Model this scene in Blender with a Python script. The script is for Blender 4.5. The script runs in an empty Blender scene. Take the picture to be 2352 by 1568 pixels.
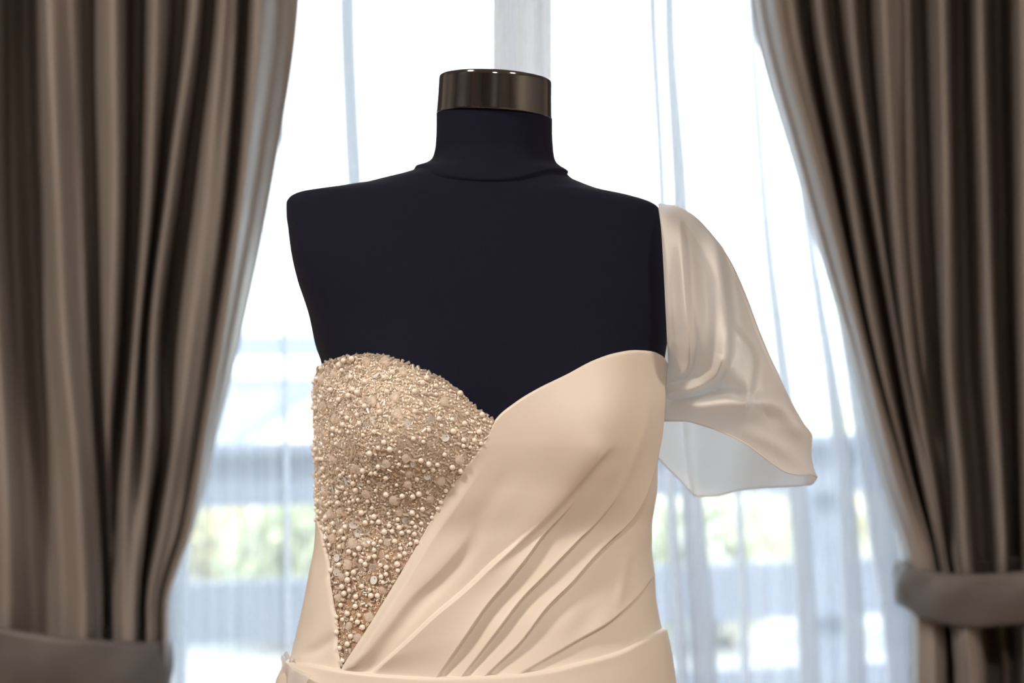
import bpy, math, random
import numpy as np
from mathutils import Vector, Matrix, Quaternion

rng = np.random.default_rng(7)
random.seed(7)
scene = bpy.context.scene
C = scene.collection
PI = math.pi

# ------------------------------------------------------------------ camera
ZC = 1.22            # eye height
CY = -1.6            # camera stands 1.6 m in front of the dress form
F = 3600.0           # focal length in pixels of the 2352 x 1568 frame
cam_d = bpy.data.cameras.new('camera')
cam = bpy.data.objects.new('camera', cam_d)
C.objects.link(cam)
cam.location = (0, CY, ZC)
cam.rotation_euler = (PI / 2, 0, 0)
cam_d.sensor_width = 36.0
cam_d.lens = F / 2352 * 36.0
cam_d.clip_start = 0.05
cam_d.dof.use_dof = True
cam_d.dof.focus_distance = 1.485
cam_d.dof.aperture_fstop = 2.9
scene.camera = cam

# ------------------------------------------------------------------ sky, sun, exposure
SKY = 6.4
world = bpy.data.worlds.new('world')
scene.world = world
world.use_nodes = True
bg = world.node_tree.nodes['Background']
bg.inputs['Color'].default_value = (0.84, 0.92, 1.0, 1)
bg.inputs['Strength'].default_value = SKY
sun_d = bpy.data.lights.new('sun', 'SUN')
sun_d.energy = 13.0
sun_d.color = (1.0, 0.95, 0.86)
sun_d.angle = 0.02
sun = bpy.data.objects.new('sun', sun_d)
C.objects.link(sun)
sun.rotation_euler = Vector((-0.75, 0.18, -0.62)).to_track_quat('-Z', 'Y').to_euler()

LAMP_W = 41.5
LAMP_COL = (1.0, 0.845, 0.70)

vs = scene.view_settings
vs.view_transform = 'Standard'
vs.look = 'None'
vs.exposure = 0.0
vs.gamma = 1.0
vs.use_curve_mapping = False
scene.cycles.max_bounces = 8
scene.cycles.transparent_max_bounces = 28
scene.cycles.transmission_bounces = 8
scene.cycles.caustics_reflective = False
scene.cycles.caustics_refractive = False


# ================================================================== helpers
def px3(px, py, Y):
    """a pixel of the photograph at world depth Y -> world point"""
    px, py, Y = np.broadcast_arrays(np.asarray(px, float), np.asarray(py, float), np.asarray(Y, float))
    d = Y - CY
    return np.stack([(px - 1176) / F * d, Y, ZC + (784 - py) / F * d], -1)


def proj(P):
    d = P[..., 1] - CY
    return 1176 + F * P[..., 0] / d, 784 - F * (P[..., 2] - ZC) / d


def pchip(x, xs, ys):
    xs = np.asarray(xs, float); ys = np.asarray(ys, float); x = np.asarray(x, float)
    h = np.diff(xs); dl = np.diff(ys) / h
    m = np.zeros_like(ys)
    for i in range(1, len(xs) - 1):
        if dl[i - 1] * dl[i] > 0:
            w1 = 2 * h[i] + h[i - 1]; w2 = h[i] + 2 * h[i - 1]
            m[i] = (w1 + w2) / (w1 / dl[i - 1] + w2 / dl[i])
    m[0] = dl[0]; m[-1] = dl[-1]
    xc = np.clip(x, xs[0], xs[-1])
    k = np.clip(np.searchsorted(xs, xc, side='right') - 1, 0, len(xs) - 2)
    t = (xc - xs[k]) / h[k]
    return ((1 + 2 * t) * (1 - t) ** 2 * ys[k] + t * (1 - t) ** 2 * h[k] * m[k]
            + t * t * (3 - 2 * t) * ys[k + 1] + t * t * (t - 1) * h[k] * m[k + 1])


def sstep(a, b, x):
    t = np.clip((x - a) / (b - a), 0, 1)
    return t * t * (3 - 2 * t)


def link(name, me, mat=None, parent=None, smooth=True):
    if mat is not None:
        for m in (mat if isinstance(mat, (list, tuple)) else [mat]):
            me.materials.append(m)
    if smooth and len(me.polygons):
        me.polygons.foreach_set('use_smooth', np.ones(len(me.polygons), bool))
    me.update()
    o = bpy.data.objects.new(name, me)
    C.objects.link(o)
    if parent is not None:
        o.parent = parent
        # parents of parts keep identity rotation/scale, so only their place is taken out
        w = Vector((0, 0, 0)); p = parent
        while p is not None:
            w += p.location; p = p.parent
        o.location = -w
    return o


def mesh_np(name, V, Fc, mat_idx=None, uv=None):
    V = np.asarray(V, np.float32).reshape(-1, 3)
    me = bpy.data.meshes.new(name)
    Fc = np.asarray(Fc, np.int32)
    n, k = Fc.shape
    me.vertices.add(len(V)); me.vertices.foreach_set('co', V.ravel())
    me.loops.add(n * k); me.loops.foreach_set('vertex_index', Fc.ravel())
    me.polygons.add(n)
    me.polygons.foreach_set('loop_start', np.arange(n, dtype=np.int32) * k)
    me.polygons.foreach_set('loop_total', np.full(n, k, np.int32))
    if mat_idx is not None:
        me.polygons.foreach_set('material_index', np.asarray(mat_idx, np.int32))
    if uv is not None:
        l = me.uv_layers.new(name='UVMap')
        l.data.foreach_set('uv', np.asarray(uv, np.float32)[Fc.ravel()].ravel())
    me.update(calc_edges=True)
    me.validate()
    return me


def grid_faces(nu, nv, wrap_u=False, flip=False):
    i = np.arange(nu if wrap_u else nu - 1)
    j = np.arange(nv - 1)
    I, J = np.meshgrid(i, j, indexing='ij')
    I2 = (I + 1) % nu
    f = np.stack([I * nv + J, I2 * nv + J, I2 * nv + J + 1, I * nv + J + 1], -1).reshape(-1, 4)
    return f[:, ::-1] if flip else f


class MB:
    """collects simple pieces of ONE part"""
    def __init__(self): self.v = []; self.f = []

    def box(self, lo, hi, M=None, bev=0.0):
        b = len(self.v)
        lo = Vector(lo); hi = Vector(hi)
        if bev <= 0:
            cs = [Vector((x, y, z)) for x in (lo.x, hi.x) for y in (lo.y, hi.y) for z in (lo.z, hi.z)]
            fs = [(0, 1, 3, 2), (4, 6, 7, 5), (0, 4, 5, 1), (2, 3, 7, 6), (0, 2, 6, 4), (1, 5, 7, 3)]
            self.v += [tuple(M @ c) if M else tuple(c) for c in cs]
            self.f += [tuple(b + i for i in q) for q in fs]
        else:
            import bmesh
            bm = bmesh.new()
            bmesh.ops.create_cube(bm, size=1)
            for v in bm.verts:
                v.co = Vector(((lo.x + hi.x) / 2 + v.co.x * (hi.x - lo.x), (lo.y + hi.y) / 2 + v.co.y * (hi.y - lo.y), (lo.z + hi.z) / 2 + v.co.z * (hi.z - lo.z)))
            bmesh.ops.bevel(bm, geom=list(bm.edges), offset=bev, segments=2, affect='EDGES', profile=0.6)
            for v in bm.verts:
                self.v.append(tuple(M @ v.co) if M else tuple(v.co))
            bm.verts.index_update()
            self.f += [tuple(b + v.index for v in q.verts) for q in bm.faces]
            bm.free()
        return self

    def lathe(self, prof, n=48, c=(0, 0, 0), cap=True):
        b = len(self.v)
        for r, z in prof:
            for k in range(n):
                a = 2 * PI * k / n
                self.v.append((c[0] + r * math.cos(a), c[1] + r * math.sin(a), c[2] + z))
        for i in range(len(prof) - 1):
            for k in range(n):
                k2 = (k + 1) % n
                self.f.append((b + i * n + k, b + i * n + k2, b + (i + 1) * n + k2, b + (i + 1) * n + k))
        if cap:
            self.f.append(tuple(b + k for k in range(n))[::-1])
            self.f.append(tuple(b + (len(prof) - 1) * n + k for k in range(n)))
        return self

    def tube(self, pts, r, n=10):
        pts = [Vector(p) for p in pts]
        b = len(self.v)
        rr = r if hasattr(r, '__len__') else [r] * len(pts)
        up = Vector((0, 0, 1))
        for i, p in enumerate(pts):
            t = (pts[min(i + 1, len(pts) - 1)] - pts[max(i - 1, 0)]).normalized()
            a = t.cross(up)
            if a.length < 1e-3: a = t.cross(Vector((1, 0, 0)))
            a.normalize(); c = t.cross(a)
            for k in range(n):
                an = 2 * PI * k / n
                self.v.append(tuple(p + (a * math.cos(an) + c * math.sin(an)) * rr[i]))
        for i in range(len(pts) - 1):
            for k in range(n):
                k2 = (k + 1) % n
                self.f.append((b + i * n + k, b + i * n + k2, b + (i + 1) * n + k2, b + (i + 1) * n + k))
        self.f.append(tuple(b + k for k in range(n))[::-1])
        self.f.append(tuple(b + (len(pts) - 1) * n + k for k in range(n)))
        return self

    def build(self, name, mat, parent=None, smooth=False):
        me = bpy.data.meshes.new(name)
        me.from_pydata(self.v, [], self.f)
        return link(name, me, mat, parent, smooth)


def empty(name, loc, label=None, cat=None, group=None):
    o = bpy.data.objects.new(name, None)
    o.empty_display_size = 0.1
    C.objects.link(o)
    o.location = loc
    if label: tag(o, label, cat, group)
    return o


def tag(o, label=None, cat=None, group=None, kind=None):
    if label: o['label'] = label
    if cat: o['category'] = cat
    if group: o['group'] = group
    if kind: o['kind'] = kind
    return o


def solidify(o, th, off=1.0):
    m = o.modifiers.new('thickness', 'SOLIDIFY')
    m.thickness = th; m.offset = off
    return o


# ================================================================== materials
def mat_new(name):
    m = bpy.data.materials.new(name); m.use_nodes = True
    nt = m.node_tree
    p = nt.nodes['Principled BSDF']; out = nt.nodes['Material Output']
    return m, nt, p, out


def pbsdf(name, col, rough=0.5, metal=0.0, spec=0.5, sheen=0.0, coat=0.0, noise=0.0, nscale=40.0, bump=0.0, bscale=400.0, tcol=None, trans=0.0):
    m, nt, p, out = mat_new(name)
    p.inputs['Base Color'].default_value = (*col, 1)
    p.inputs['Roughness'].default_value = rough
    p.inputs['Metallic'].default_value = metal
    p.inputs['Specular IOR Level'].default_value = spec
    p.inputs['Sheen Weight'].default_value = sheen
    p.inputs['Coat Weight'].default_value = coat
    p.inputs['Coat Roughness'].default_value = 0.04
    tc = nt.nodes.new('ShaderNodeTexCoord')
    if noise > 0:
        n = nt.nodes.new('ShaderNodeTexNoise'); n.inputs['Scale'].default_value = nscale; n.inputs['Detail'].default_value = 4
        nt.links.new(tc.outputs['Object'], n.inputs['Vector'])
        mx = nt.nodes.new('ShaderNodeMix'); mx.data_type = 'RGBA'
        mx.inputs['A'].default_value = (*[c * (1 - noise) for c in col], 1)
        mx.inputs['B'].default_value = (*[min(1, c * (1 + noise)) for c in col], 1)
        nt.links.new(n.outputs['Fac'], mx.inputs['Factor'])
        nt.links.new(mx.outputs['Result'], p.inputs['Base Color'])
    if bump > 0:
        n = nt.nodes.new('ShaderNodeTexNoise'); n.inputs['Scale'].default_value = bscale; n.inputs['Detail'].default_value = 3
        nt.links.new(tc.outputs['Object'], n.inputs['Vector'])
        b = nt.nodes.new('ShaderNodeBump'); b.inputs['Strength'].default_value = bump; b.inputs['Distance'].default_value = 0.001
        nt.links.new(n.outputs['Fac'], b.inputs['Height'])
        nt.links.new(b.outputs['Normal'], p.inputs['Normal'])
    if trans > 0:
        t = nt.nodes.new('ShaderNodeBsdfTranslucent'); t.inputs['Color'].default_value = (*(tcol or col), 1)
        mx = nt.nodes.new('ShaderNodeMixShader'); mx.inputs['Fac'].default_value = trans
        nt.links.new(p.outputs[0], mx.inputs[1]); nt.links.new(t.outputs[0], mx.inputs[2])
        nt.links.new(mx.outputs[0], out.inputs['Surface'])
    return m


def mix_transparent(name, col, fac, rough=0.1, tint=(1, 1, 1), metal=0, translucent=0.0, spec=0.5):
    """fac = opaque share"""
    m, nt, p, out = mat_new(name)
    p.inputs['Base Color'].default_value = (*col, 1)
    p.inputs['Roughness'].default_value = rough
    p.inputs['Metallic'].default_value = metal
    p.inputs['Specular IOR Level'].default_value = spec
    sh = p.outputs[0]
    if translucent > 0:
        t = nt.nodes.new('ShaderNodeBsdfTranslucent'); t.inputs['Color'].default_value = (*col, 1)
        m2 = nt.nodes.new('ShaderNodeMixShader'); m2.inputs['Fac'].default_value = translucent
        nt.links.new(sh, m2.inputs[1]); nt.links.new(t.outputs[0], m2.inputs[2]); sh = m2.outputs[0]
    tr = nt.nodes.new('ShaderNodeBsdfTransparent'); tr.inputs['Color'].default_value = (*tint, 1)
    mx = nt.nodes.new('ShaderNodeMixShader'); mx.inputs['Fac'].default_value = fac
    nt.links.new(tr.outputs[0], mx.inputs[1]); nt.links.new(sh, mx.inputs[2])
    nt.links.new(mx.outputs[0], out.inputs['Surface'])
    return m, nt, mx


M = {}
M['satin'] = pbsdf('satin', (0.84, 0.795, 0.735), rough=0.46, spec=0.42, sheen=0.12, noise=0.012, nscale=25, bump=0.03, bscale=1800, trans=0.12)
M['satin_sleeve'] = pbsdf('satin_unlined', (0.84, 0.835, 0.82), rough=0.44, spec=0.45, sheen=0.10, noise=0.012, nscale=25, bump=0.03, bscale=1800, trans=0.45, tcol=(0.95, 0.98, 1.0))
M['jersey'] = pbsdf('black_jersey', (0.0082, 0.0102, 0.0240), rough=0.9, spec=0.10, sheen=0.03, noise=0.15, nscale=900, bump=0.12, bscale=2200)
M['cap'] = pbsdf('glossy_cap', (0.016, 0.015, 0.017), rough=0.08, metal=0.0, spec=0.5, coat=0.0, noise=0.1, nscale=30)
M['cap'].node_tree.nodes['Principled BSDF'].inputs['IOR'].default_value = 2.2
M['curtain'] = pbsdf('curtain_satin', (0.262, 0.238, 0.226), rough=0.42, spec=0.6, sheen=0.08, noise=0.05, nscale=14, bump=0.05, bscale=1200)
M['tieback'] = pbsdf('tieback_satin_shaded', (0.105, 0.100, 0.101), rough=0.5, spec=0.45, sheen=0.08, noise=0.22, nscale=22, bump=0.05, bscale=1200)  # same cloth as the curtains, with its shade put into a darker colour
M['wall'] = pbsdf('wall_paint', (0.64, 0.61, 0.57), rough=0.9, noise=0.02, nscale=6, bump=0.05, bscale=220)
M['ceiling'] = pbsdf('ceiling_paint', (0.74, 0.72, 0.69), rough=0.95, noise=0.01, nscale=5)
M['white_frame'] = pbsdf('white_frame', (0.82, 0.83, 0.85), rough=0.4, noise=0.01, nscale=9)
M['dark_wood'] = pbsdf('dark_wood', (0.022, 0.020, 0.022), rough=0.6, noise=0.3, nscale=12)
M['brown_door'] = pbsdf('brown_door', (0.58, 0.34, 0.17), rough=0.5, noise=0.2, nscale=9)  # orange of a lit door put into the base colour
M['metal'] = pbsdf('brushed_metal', (0.35, 0.34, 0.33), rough=0.3, metal=1.0, noise=0.05, nscale=80)
M['rail_paint'] = pbsdf('fence_paint', (0.115, 0.135, 0.185), rough=0.7, noise=0.12, nscale=7, bump=0.1, bscale=60)
M['roof'] = pbsdf('grey_roof', (0.16, 0.19, 0.28), rough=0.7, noise=0.15, nscale=5)
M['house_white'] = pbsdf('house_render', (0.40, 0.43, 0.5), rough=0.8, noise=0.04, nscale=2)
M['gutter'] = pbsdf('white_gutter', (0.85, 0.86, 0.88), rough=0.5, noise=0.02, nscale=4)
M['lawn'] = pbsdf('pale_ground', (0.42, 0.44, 0.28), rough=0.95, noise=0.3, nscale=3, bump=0.3, bscale=30)
M['terrace'] = pbsdf('terrace_stone', (0.24, 0.24, 0.24), rough=0.8, noise=0.1, nscale=4)
M['bark'] = pbsdf('bark', (0.13, 0.10, 0.075), rough=0.9, noise=0.3, nscale=30)
M['leaf_a'] = pbsdf('leaf_yellow_green', (0.62, 0.58, 0.34), rough=0.5, noise=0.35, nscale=6, trans=0.4)
M['leaf_b'] = pbsdf('leaf_mid_green', (0.48, 0.51, 0.32), rough=0.5, noise=0.35, nscale=6, trans=0.4)
M['petal'] = pbsdf('pale_blossom', (0.80, 0.79, 0.72), rough=0.6, noise=0.06, nscale=8, trans=0.3)


def floor_mat():
    m, nt, p, out = mat_new('floor_wood')
    tc = nt.nodes.new('ShaderNodeTexCoord')
    n = nt.nodes.new('ShaderNodeTexNoise'); n.inputs['Scale'].default_value = 6; n.inputs['Detail'].default_value = 6
    mp = nt.nodes.new('ShaderNodeMapping'); mp.inputs['Scale'].default_value = (8, 0.7, 1)
    nt.links.new(tc.outputs['Object'], mp.inputs['Vector']); nt.links.new(mp.outputs[0], n.inputs['Vector'])
    cr = nt.nodes.new('ShaderNodeValToRGB')
    cr.color_ramp.elements[0].color = (0.19, 0.11, 0.06, 1); cr.color_ramp.elements[1].color = (0.34, 0.21, 0.12, 1)
    nt.links.new(n.outputs['Fac'], cr.inputs[0]); nt.links.new(cr.outputs[0], p.inputs['Base Color'])
    p.inputs['Roughness'].default_value = 0.35
    return m


M['floor'] = floor_mat()


def sheer_mat():
    m, nt, mx = mix_transparent('sheer_voile', (0.67, 0.70, 0.75), 0.40, rough=0.8, translucent=0.55, spec=0.1)
    tc = nt.nodes.new('ShaderNodeTexCoord')
    mp = nt.nodes.new('ShaderNodeMapping'); mp.inputs['Scale'].default_value = (120, 1, 1.6)
    n = nt.nodes.new('ShaderNodeTexNoise'); n.inputs['Scale'].default_value = 1; n.inputs['Detail'].default_value = 3
    nt.links.new(tc.outputs['Object'], mp.inputs['Vector']); nt.links.new(mp.outputs[0], n.inputs['Vector'])
    mr = nt.nodes.new('ShaderNodeMapRange')
    mr.inputs['From Min'].default_value = 0.3; mr.inputs['From Max'].default_value = 0.7
    mr.inputs['To Min'].default_value = 0.29; mr.inputs['To Max'].default_value = 0.38
    nt.links.new(n.outputs['Fac'], mr.inputs['Value']); nt.links.new(mr.outputs[0], mx.inputs['Fac'])
    return m


M['sheer'] = sheer_mat()


def glass_pane():
    m, nt, p, out = mat_new('window_glass')
    g = nt.nodes.new('ShaderNodeBsdfGlossy'); g.inputs['Roughness'].default_value = 0.02
    t = nt.nodes.new('ShaderNodeBsdfTransparent'); t.inputs['Color'].default_value = (0.96, 0.98, 0.98, 1)
    mx = nt.nodes.new('ShaderNodeMixShader'); mx.inputs['Fac'].default_value = 0.06
    nt.links.new(t.outputs[0], mx.inputs[1]); nt.links.new(g.outputs[0], mx.inputs[2]); nt.links.new(mx.outputs[0], out.inputs['Surface'])
    return m


M['glass'] = glass_pane()
M['bead_glass'] = mix_transparent('bead_glass', (1.0, 0.94, 0.87), 0.26, rough=0.05, tint=(1, 0.99, 0.975), spec=0.9)[0]
M['bead_milk'] = mix_transparent('bead_milky', (1.0, 0.95, 0.88), 0.70, translucent=0.25, rough=0.16, tint=(1, 0.95, 0.88), spec=0.7)[0]
M['crystal'] = mix_transparent('crystal', (1.0, 0.97, 0.94), 0.40, translucent=0.15, rough=0.02, tint=(1, 0.99, 0.97), spec=1.0)[0]
M['silver'] = pbsdf('silver_lining', (0.98, 0.95, 0.90), rough=0.32, metal=1.0, noise=0.04, nscale=300)
M['gold'] = pbsdf('gold_lining', (0.98, 0.80, 0.46), rough=0.2, metal=1.0, noise=0.04, nscale=300)
M['pearl'] = pbsdf('pearl', (0.97, 0.92, 0.86), rough=0.3, spec=0.5, coat=1.0, noise=0.03, nscale=60)
M['pearl'].node_tree.nodes['Principled BSDF'].inputs['Coat IOR'].default_value = 1.85
M['sequin'] = pbsdf('sequin', (0.80, 0.84, 0.88), rough=0.18, spec=0.9, coat=0.4, noise=0.04, nscale=80)
M['organza'] = mix_transparent('clear_organza', (0.86, 0.88, 0.95), 0.42, rough=0.12, tint=(0.98, 0.96, 0.93), spec=0.9)[0]


def net_mat():
    """beige tulle: threads round open cells; lined in peach cloth towards the top"""
    m, nt, p, out = mat_new('beige_tulle')
    uv = nt.nodes.new('ShaderNodeUVMap')
    v = nt.nodes.new('ShaderNodeTexVoronoi'); v.feature = 'DISTANCE_TO_EDGE'; v.voronoi_dimensions = '2D'
    v.inputs['Scale'].default_value = 270; v.inputs['Randomness'].default_value = 0.35
    nt.links.new(uv.outputs[0], v.inputs['Vector'])
    mr = nt.nodes.new('ShaderNodeMapRange')
    mr.inputs['From Min'].default_value = 0.17; mr.inputs['From Max'].default_value = 0.27
    mr.inputs['To Min'].default_value = 1.0; mr.inputs['To Max'].default_value = 0.0
    nt.links.new(v.outputs['Distance'], mr.inputs['Value'])
    sx = nt.nodes.new('ShaderNodeSeparateXYZ'); nt.links.new(uv.outputs[0], sx.inputs[0])
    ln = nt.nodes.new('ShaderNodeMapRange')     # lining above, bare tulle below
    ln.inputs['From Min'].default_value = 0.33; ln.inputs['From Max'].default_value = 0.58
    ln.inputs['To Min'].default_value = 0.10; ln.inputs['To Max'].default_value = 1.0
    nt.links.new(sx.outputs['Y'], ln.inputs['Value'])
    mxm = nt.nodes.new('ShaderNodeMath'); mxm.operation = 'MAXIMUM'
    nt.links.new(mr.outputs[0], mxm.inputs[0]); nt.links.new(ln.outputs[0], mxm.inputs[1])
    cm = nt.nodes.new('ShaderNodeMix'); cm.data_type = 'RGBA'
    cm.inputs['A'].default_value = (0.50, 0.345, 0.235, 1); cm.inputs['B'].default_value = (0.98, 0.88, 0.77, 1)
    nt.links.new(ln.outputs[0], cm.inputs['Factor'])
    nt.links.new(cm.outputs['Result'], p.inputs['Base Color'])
    p.inputs['Roughness'].default_value = 0.8
    tr = nt.nodes.new('ShaderNodeBsdfTransparent')
    mx = nt.nodes.new('ShaderNodeMixShader')
    nt.links.new(mxm.outputs[0], mx.inputs['Fac'])
    nt.links.new(tr.outputs[0], mx.inputs[1]); nt.links.new(p.outputs[0], mx.inputs[2]); nt.links.new(mx.outputs[0], out.inputs['Surface'])
    return m


M['net'] = net_mat()

# ================================================================== the room
RX0, RX1, RY0, RY1, RH = -2.5, 2.5, -4.2, 1.02, 2.7
WT = 0.16


def struct(name, mb, mat, label=None):
    o = mb.build(name, mat)
    o['kind'] = 'structure'
    if label: o['label'] = label
    return o


struct('floor', MB().box((RX0 - WT, RY0 - WT, -0.12), (RX1 + WT, RY1 + WT, 0)), M['floor'], 'brown wooden floor of the fitting room')
struct('ceiling', MB().box((RX0 - WT, RY0 - WT, RH), (RX1 + WT, RY1 + WT, RH + 0.15)), M['ceiling'], 'plain white ceiling of the fitting room')
struct('wall_left', MB().box((RX0 - WT, RY0, 0), (RX0, RY1, RH)), M['wall'], 'beige side wall left of the curtains')
struct('wall_right', MB().box((RX1, RY0, 0), (RX1 + WT, RY1, RH)), M['wall'], 'beige side wall right of the curtains')
struct('wall_back', MB().box((RX0 - WT, RY0 - WT, 0), (RX1 + WT, RY0, RH)), M['wall'], 'beige wall behind the photographer')
WX0, WX1, WZ0, WZ1 = -1.08, 1.12, 0.08, 2.34
wf = MB()
wf.box((RX0 - WT, RY1, 0), (WX0, RY1 + WT, RH)).box((WX1, RY1, 0), (RX1 + WT, RY1 + WT, RH))
wf.box((WX0, RY1, WZ1), (WX1, RY1 + WT, RH)).box((WX0, RY1, 0), (WX1, RY1 + WT, WZ0))
struct('wall_front', wf, M['wall'], 'beige wall round the tall window')

win = empty('window_1', (0.017, RY1 + 0.06, WZ0))
tag(win, 'tall white framed window with a central post behind the sheers', None, None, 'structure')
fy0, fy1 = RY1 + 0.03, RY1 + 0.09
MCX = 0.0175
MB().box((MCX - 0.054, fy0, WZ0 + .05), (MCX + 0.054, fy1 + .01, WZ1 - .05), bev=0.006).build('center_post', M['white_frame'], win)
for nm, lo, hi in (('frame_top', (WX0, fy0, WZ1 - .05), (WX1, fy1, WZ1)), ('frame_bottom', (WX0, fy0, WZ0), (WX1, fy1, WZ0 + .05)),
                   ('frame_side', (WX0, fy0, WZ0 + .05), (WX0 + .06, fy1, WZ1 - .05)), ('frame_side', (WX1 - .06, fy0, WZ0 + .05), (WX1, fy1, WZ1 - .05))):
    MB().box(lo, hi, bev=0.004).build(nm, M['white_frame'], win)
for a, b in ((WX0 + .06, MCX - .054), (MCX + .054, WX1 - .06)):
    MB().box((a, RY1 + .056, WZ0 + .05), (b, RY1 + .062, WZ1 - .05)).build('pane', M['glass'], win)

# door and cupboards added out of view to stripe the reflection in the neck cap
d1 = empty('added_door_1', (RX0, -3.2, 0)); tag(d1, 'brown door added out of view in the left wall for an orange stripe in the cap reflection', None, None, 'structure')
MB().box((RX0 + .002, -3.6, 0), (RX0 + .045, -2.15, 2.45), bev=0.006).build('door_leaf', M['brown_door'], d1)
MB().tube([(RX0 + .045, -2.28, 1.0), (RX0 + .09, -2.28, 1.0), (RX0 + .09, -2.40, 1.0)], .009).build('door_handle', M['metal'], d1)


def added_cupboard(n, face, depth, lo, hi, top, label):
    """a tall cupboard added along a wall for dark bands in the cap reflection; face 'back' stands on the back wall, 'left' on the left wall"""
    if face == 'back':
        T = Matrix.Translation((0, RY0 + .01, 0))
    else:
        T = Matrix.Translation((RX0 + .01, 0, 0)) @ Matrix(((0, 1, 0, 0), (1, 0, 0, 0), (0, 0, 1, 0), (0, 0, 0, 1)))
    w = empty('added_cupboard', tuple(T @ Vector(((lo + hi) / 2, depth / 2, 0))), label, 'added_cupboard')
    MB().box((lo, 0, 0), (hi, depth, top), T, bev=0.005).build('body', M['dark_wood'], w)
    st = (hi - lo) / n
    for k in range(n):
        a, b = lo + k * st + .004, lo + (k + 1) * st - .004
        dr = MB().box((a, depth + .002, .06), (b, depth + .022, top - .04), T, bev=0.004).build('door', M['dark_wood'], w)
        hx = b - .05 if k % 2 == 0 else a + .05
        hd = MB().tube([T @ Vector((hx, depth + .05, 1.0)), T @ Vector((hx, depth + .05, 1.25))], .007).build('handle', M['metal'], w)
        hd.parent = dr; hd.location = (0, 0, 0)


added_cupboard(4, 'back', .55, -1.85, 0.62, 2.6, 'long dark wood cupboard added on the back wall, out of view, to darken the cap reflection')
added_cupboard(3, 'left', .40, -1.95, -0.25, 2.6, 'dark wood cupboard added along the left wall, out of view, to darken the cap reflection')

for i, (lx, ly) in enumerate(((-1.45, -1.05), (1.35, -1.75), (0.0, -2.9))):
    lamp = empty('ceiling_lamp', (lx, ly, RH), ('warm round ceiling lamp to the left behind the photographer', 'warm round ceiling lamp to the right behind the photographer', 'warm round ceiling lamp nearest the brown door')[i], 'lamp', 'round ceiling lamps of the room')
    MB().lathe([(0.30, -0.0), (0.30, -0.07), (0.27, -0.07), (0.27, -0.012)], 40, (lx, ly, RH), cap=False).build('housing', M['metal'], lamp)
    ld = bpy.data.lights.new('lamp_light', 'AREA')
    ld.shape = 'DISK'; ld.size = 0.36; ld.energy = LAMP_W * (1.40, 0.90, 1.0)[i]; ld.color = LAMP_COL
    lo = bpy.data.objects.new('lamp_light', ld); C.objects.link(lo)
    lo.parent = lamp; lo.location = (0, 0, -0.04)

# ================================================================== outdoors
struct('terrace', MB().box((-5, RY1 + WT, -0.2), (5, 8.8, -0.06)), M['terrace'], 'pale stone terrace outside the window')
struct('ground', MB().box((-60, 8.8, -2.8), (60, 90, -2.5)), M['lawn'], 'pale sunlit ground beyond the terrace')

FA = math.radians(13.5)
fence = empty('wooden_fence', (0, 3.0, -0.06), 'grey painted terrace fence of wide horizontal boards outside the window', 'fence')
FM = Matrix.Translation((0, 3.0, 0)) @ Matrix.Rotation(FA, 4, 'Z')
for zt, zb in ((0.905, 0.755), (0.545, 0.375), (0.225, 0.065)):
    MB().box((-2.6, -0.018, zb), (2.6, 0.018, zt), FM, bev=0.0).build('board', M['rail_paint'], fence)
MB().box((-2.6, -0.06, 0.905), (2.6, 0.06, 0.935), FM).build('handrail', M['rail_paint'], fence)
for x in (-2.35, -0.2, 1.02, 2.45):
    MB().box((x - .05, 0.02, -0.06), (x + .05, 0.11, 0.90), FM).build('post', M['rail_paint'], fence)


def shrub(cx, cy, cz, rx, ry, rz, leaf, label, n=1500, petal=0.0, seed=0):
    r = np.random.default_rng(100 + seed)
    root = empty('garden_shrub', (cx, cy, -0.06), label, 'shrub', 'shrubs behind the terrace fence')
    u = r.normal(size=(n, 3)); u /= np.linalg.norm(u, axis=1)[:, None]
    rad = r.uniform(0.45, 1.0, n)[:, None]
    c = u * rad * np.array([rx, ry, rz]) * (1 + 0.18 * r.normal(size=(n, 1))) + np.array([cx, cy, cz])
    c[:, 2] = np.maximum(c[:, 2], 0.0)
    s = r.uniform(0.03, 0.065, n)
    a = r.normal(size=(n, 3)); a /= np.linalg.norm(a, axis=1)[:, None]
    b = np.cross(a, r.normal(size=(n, 3))); b /= np.linalg.norm(b, axis=1)[:, None]
    nn = np.cross(a, b)
    w = 0.42
    V = np.stack([c - a * s[:, None], c + b * s[:, None] * w + nn * s[:, None] * .15, c + a * s[:, None], c - b * s[:, None] * w + nn * s[:, None] * .15], 1)
    me = mesh_np('foliage', V.reshape(-1, 3), np.arange(4 * n).reshape(n, 4), mat_idx=(r.random(n) < petal).astype(int))
    o = link('foliage', me, [leaf, M['petal']], root, False); o['kind'] = 'stuff'
    for k in range(5):
        e = (cx + r.normal() * rx * .4, cy + r.normal() * ry * .4, cz + rz * .4)
        MB().tube([(cx + .03 * k, cy, -0.06), ((cx + e[0]) / 2 + .02, (cy + e[1]) / 2, cz * .5), e], [.016, .012, .005], 6).build('stem', M['bark'], root)


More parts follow.
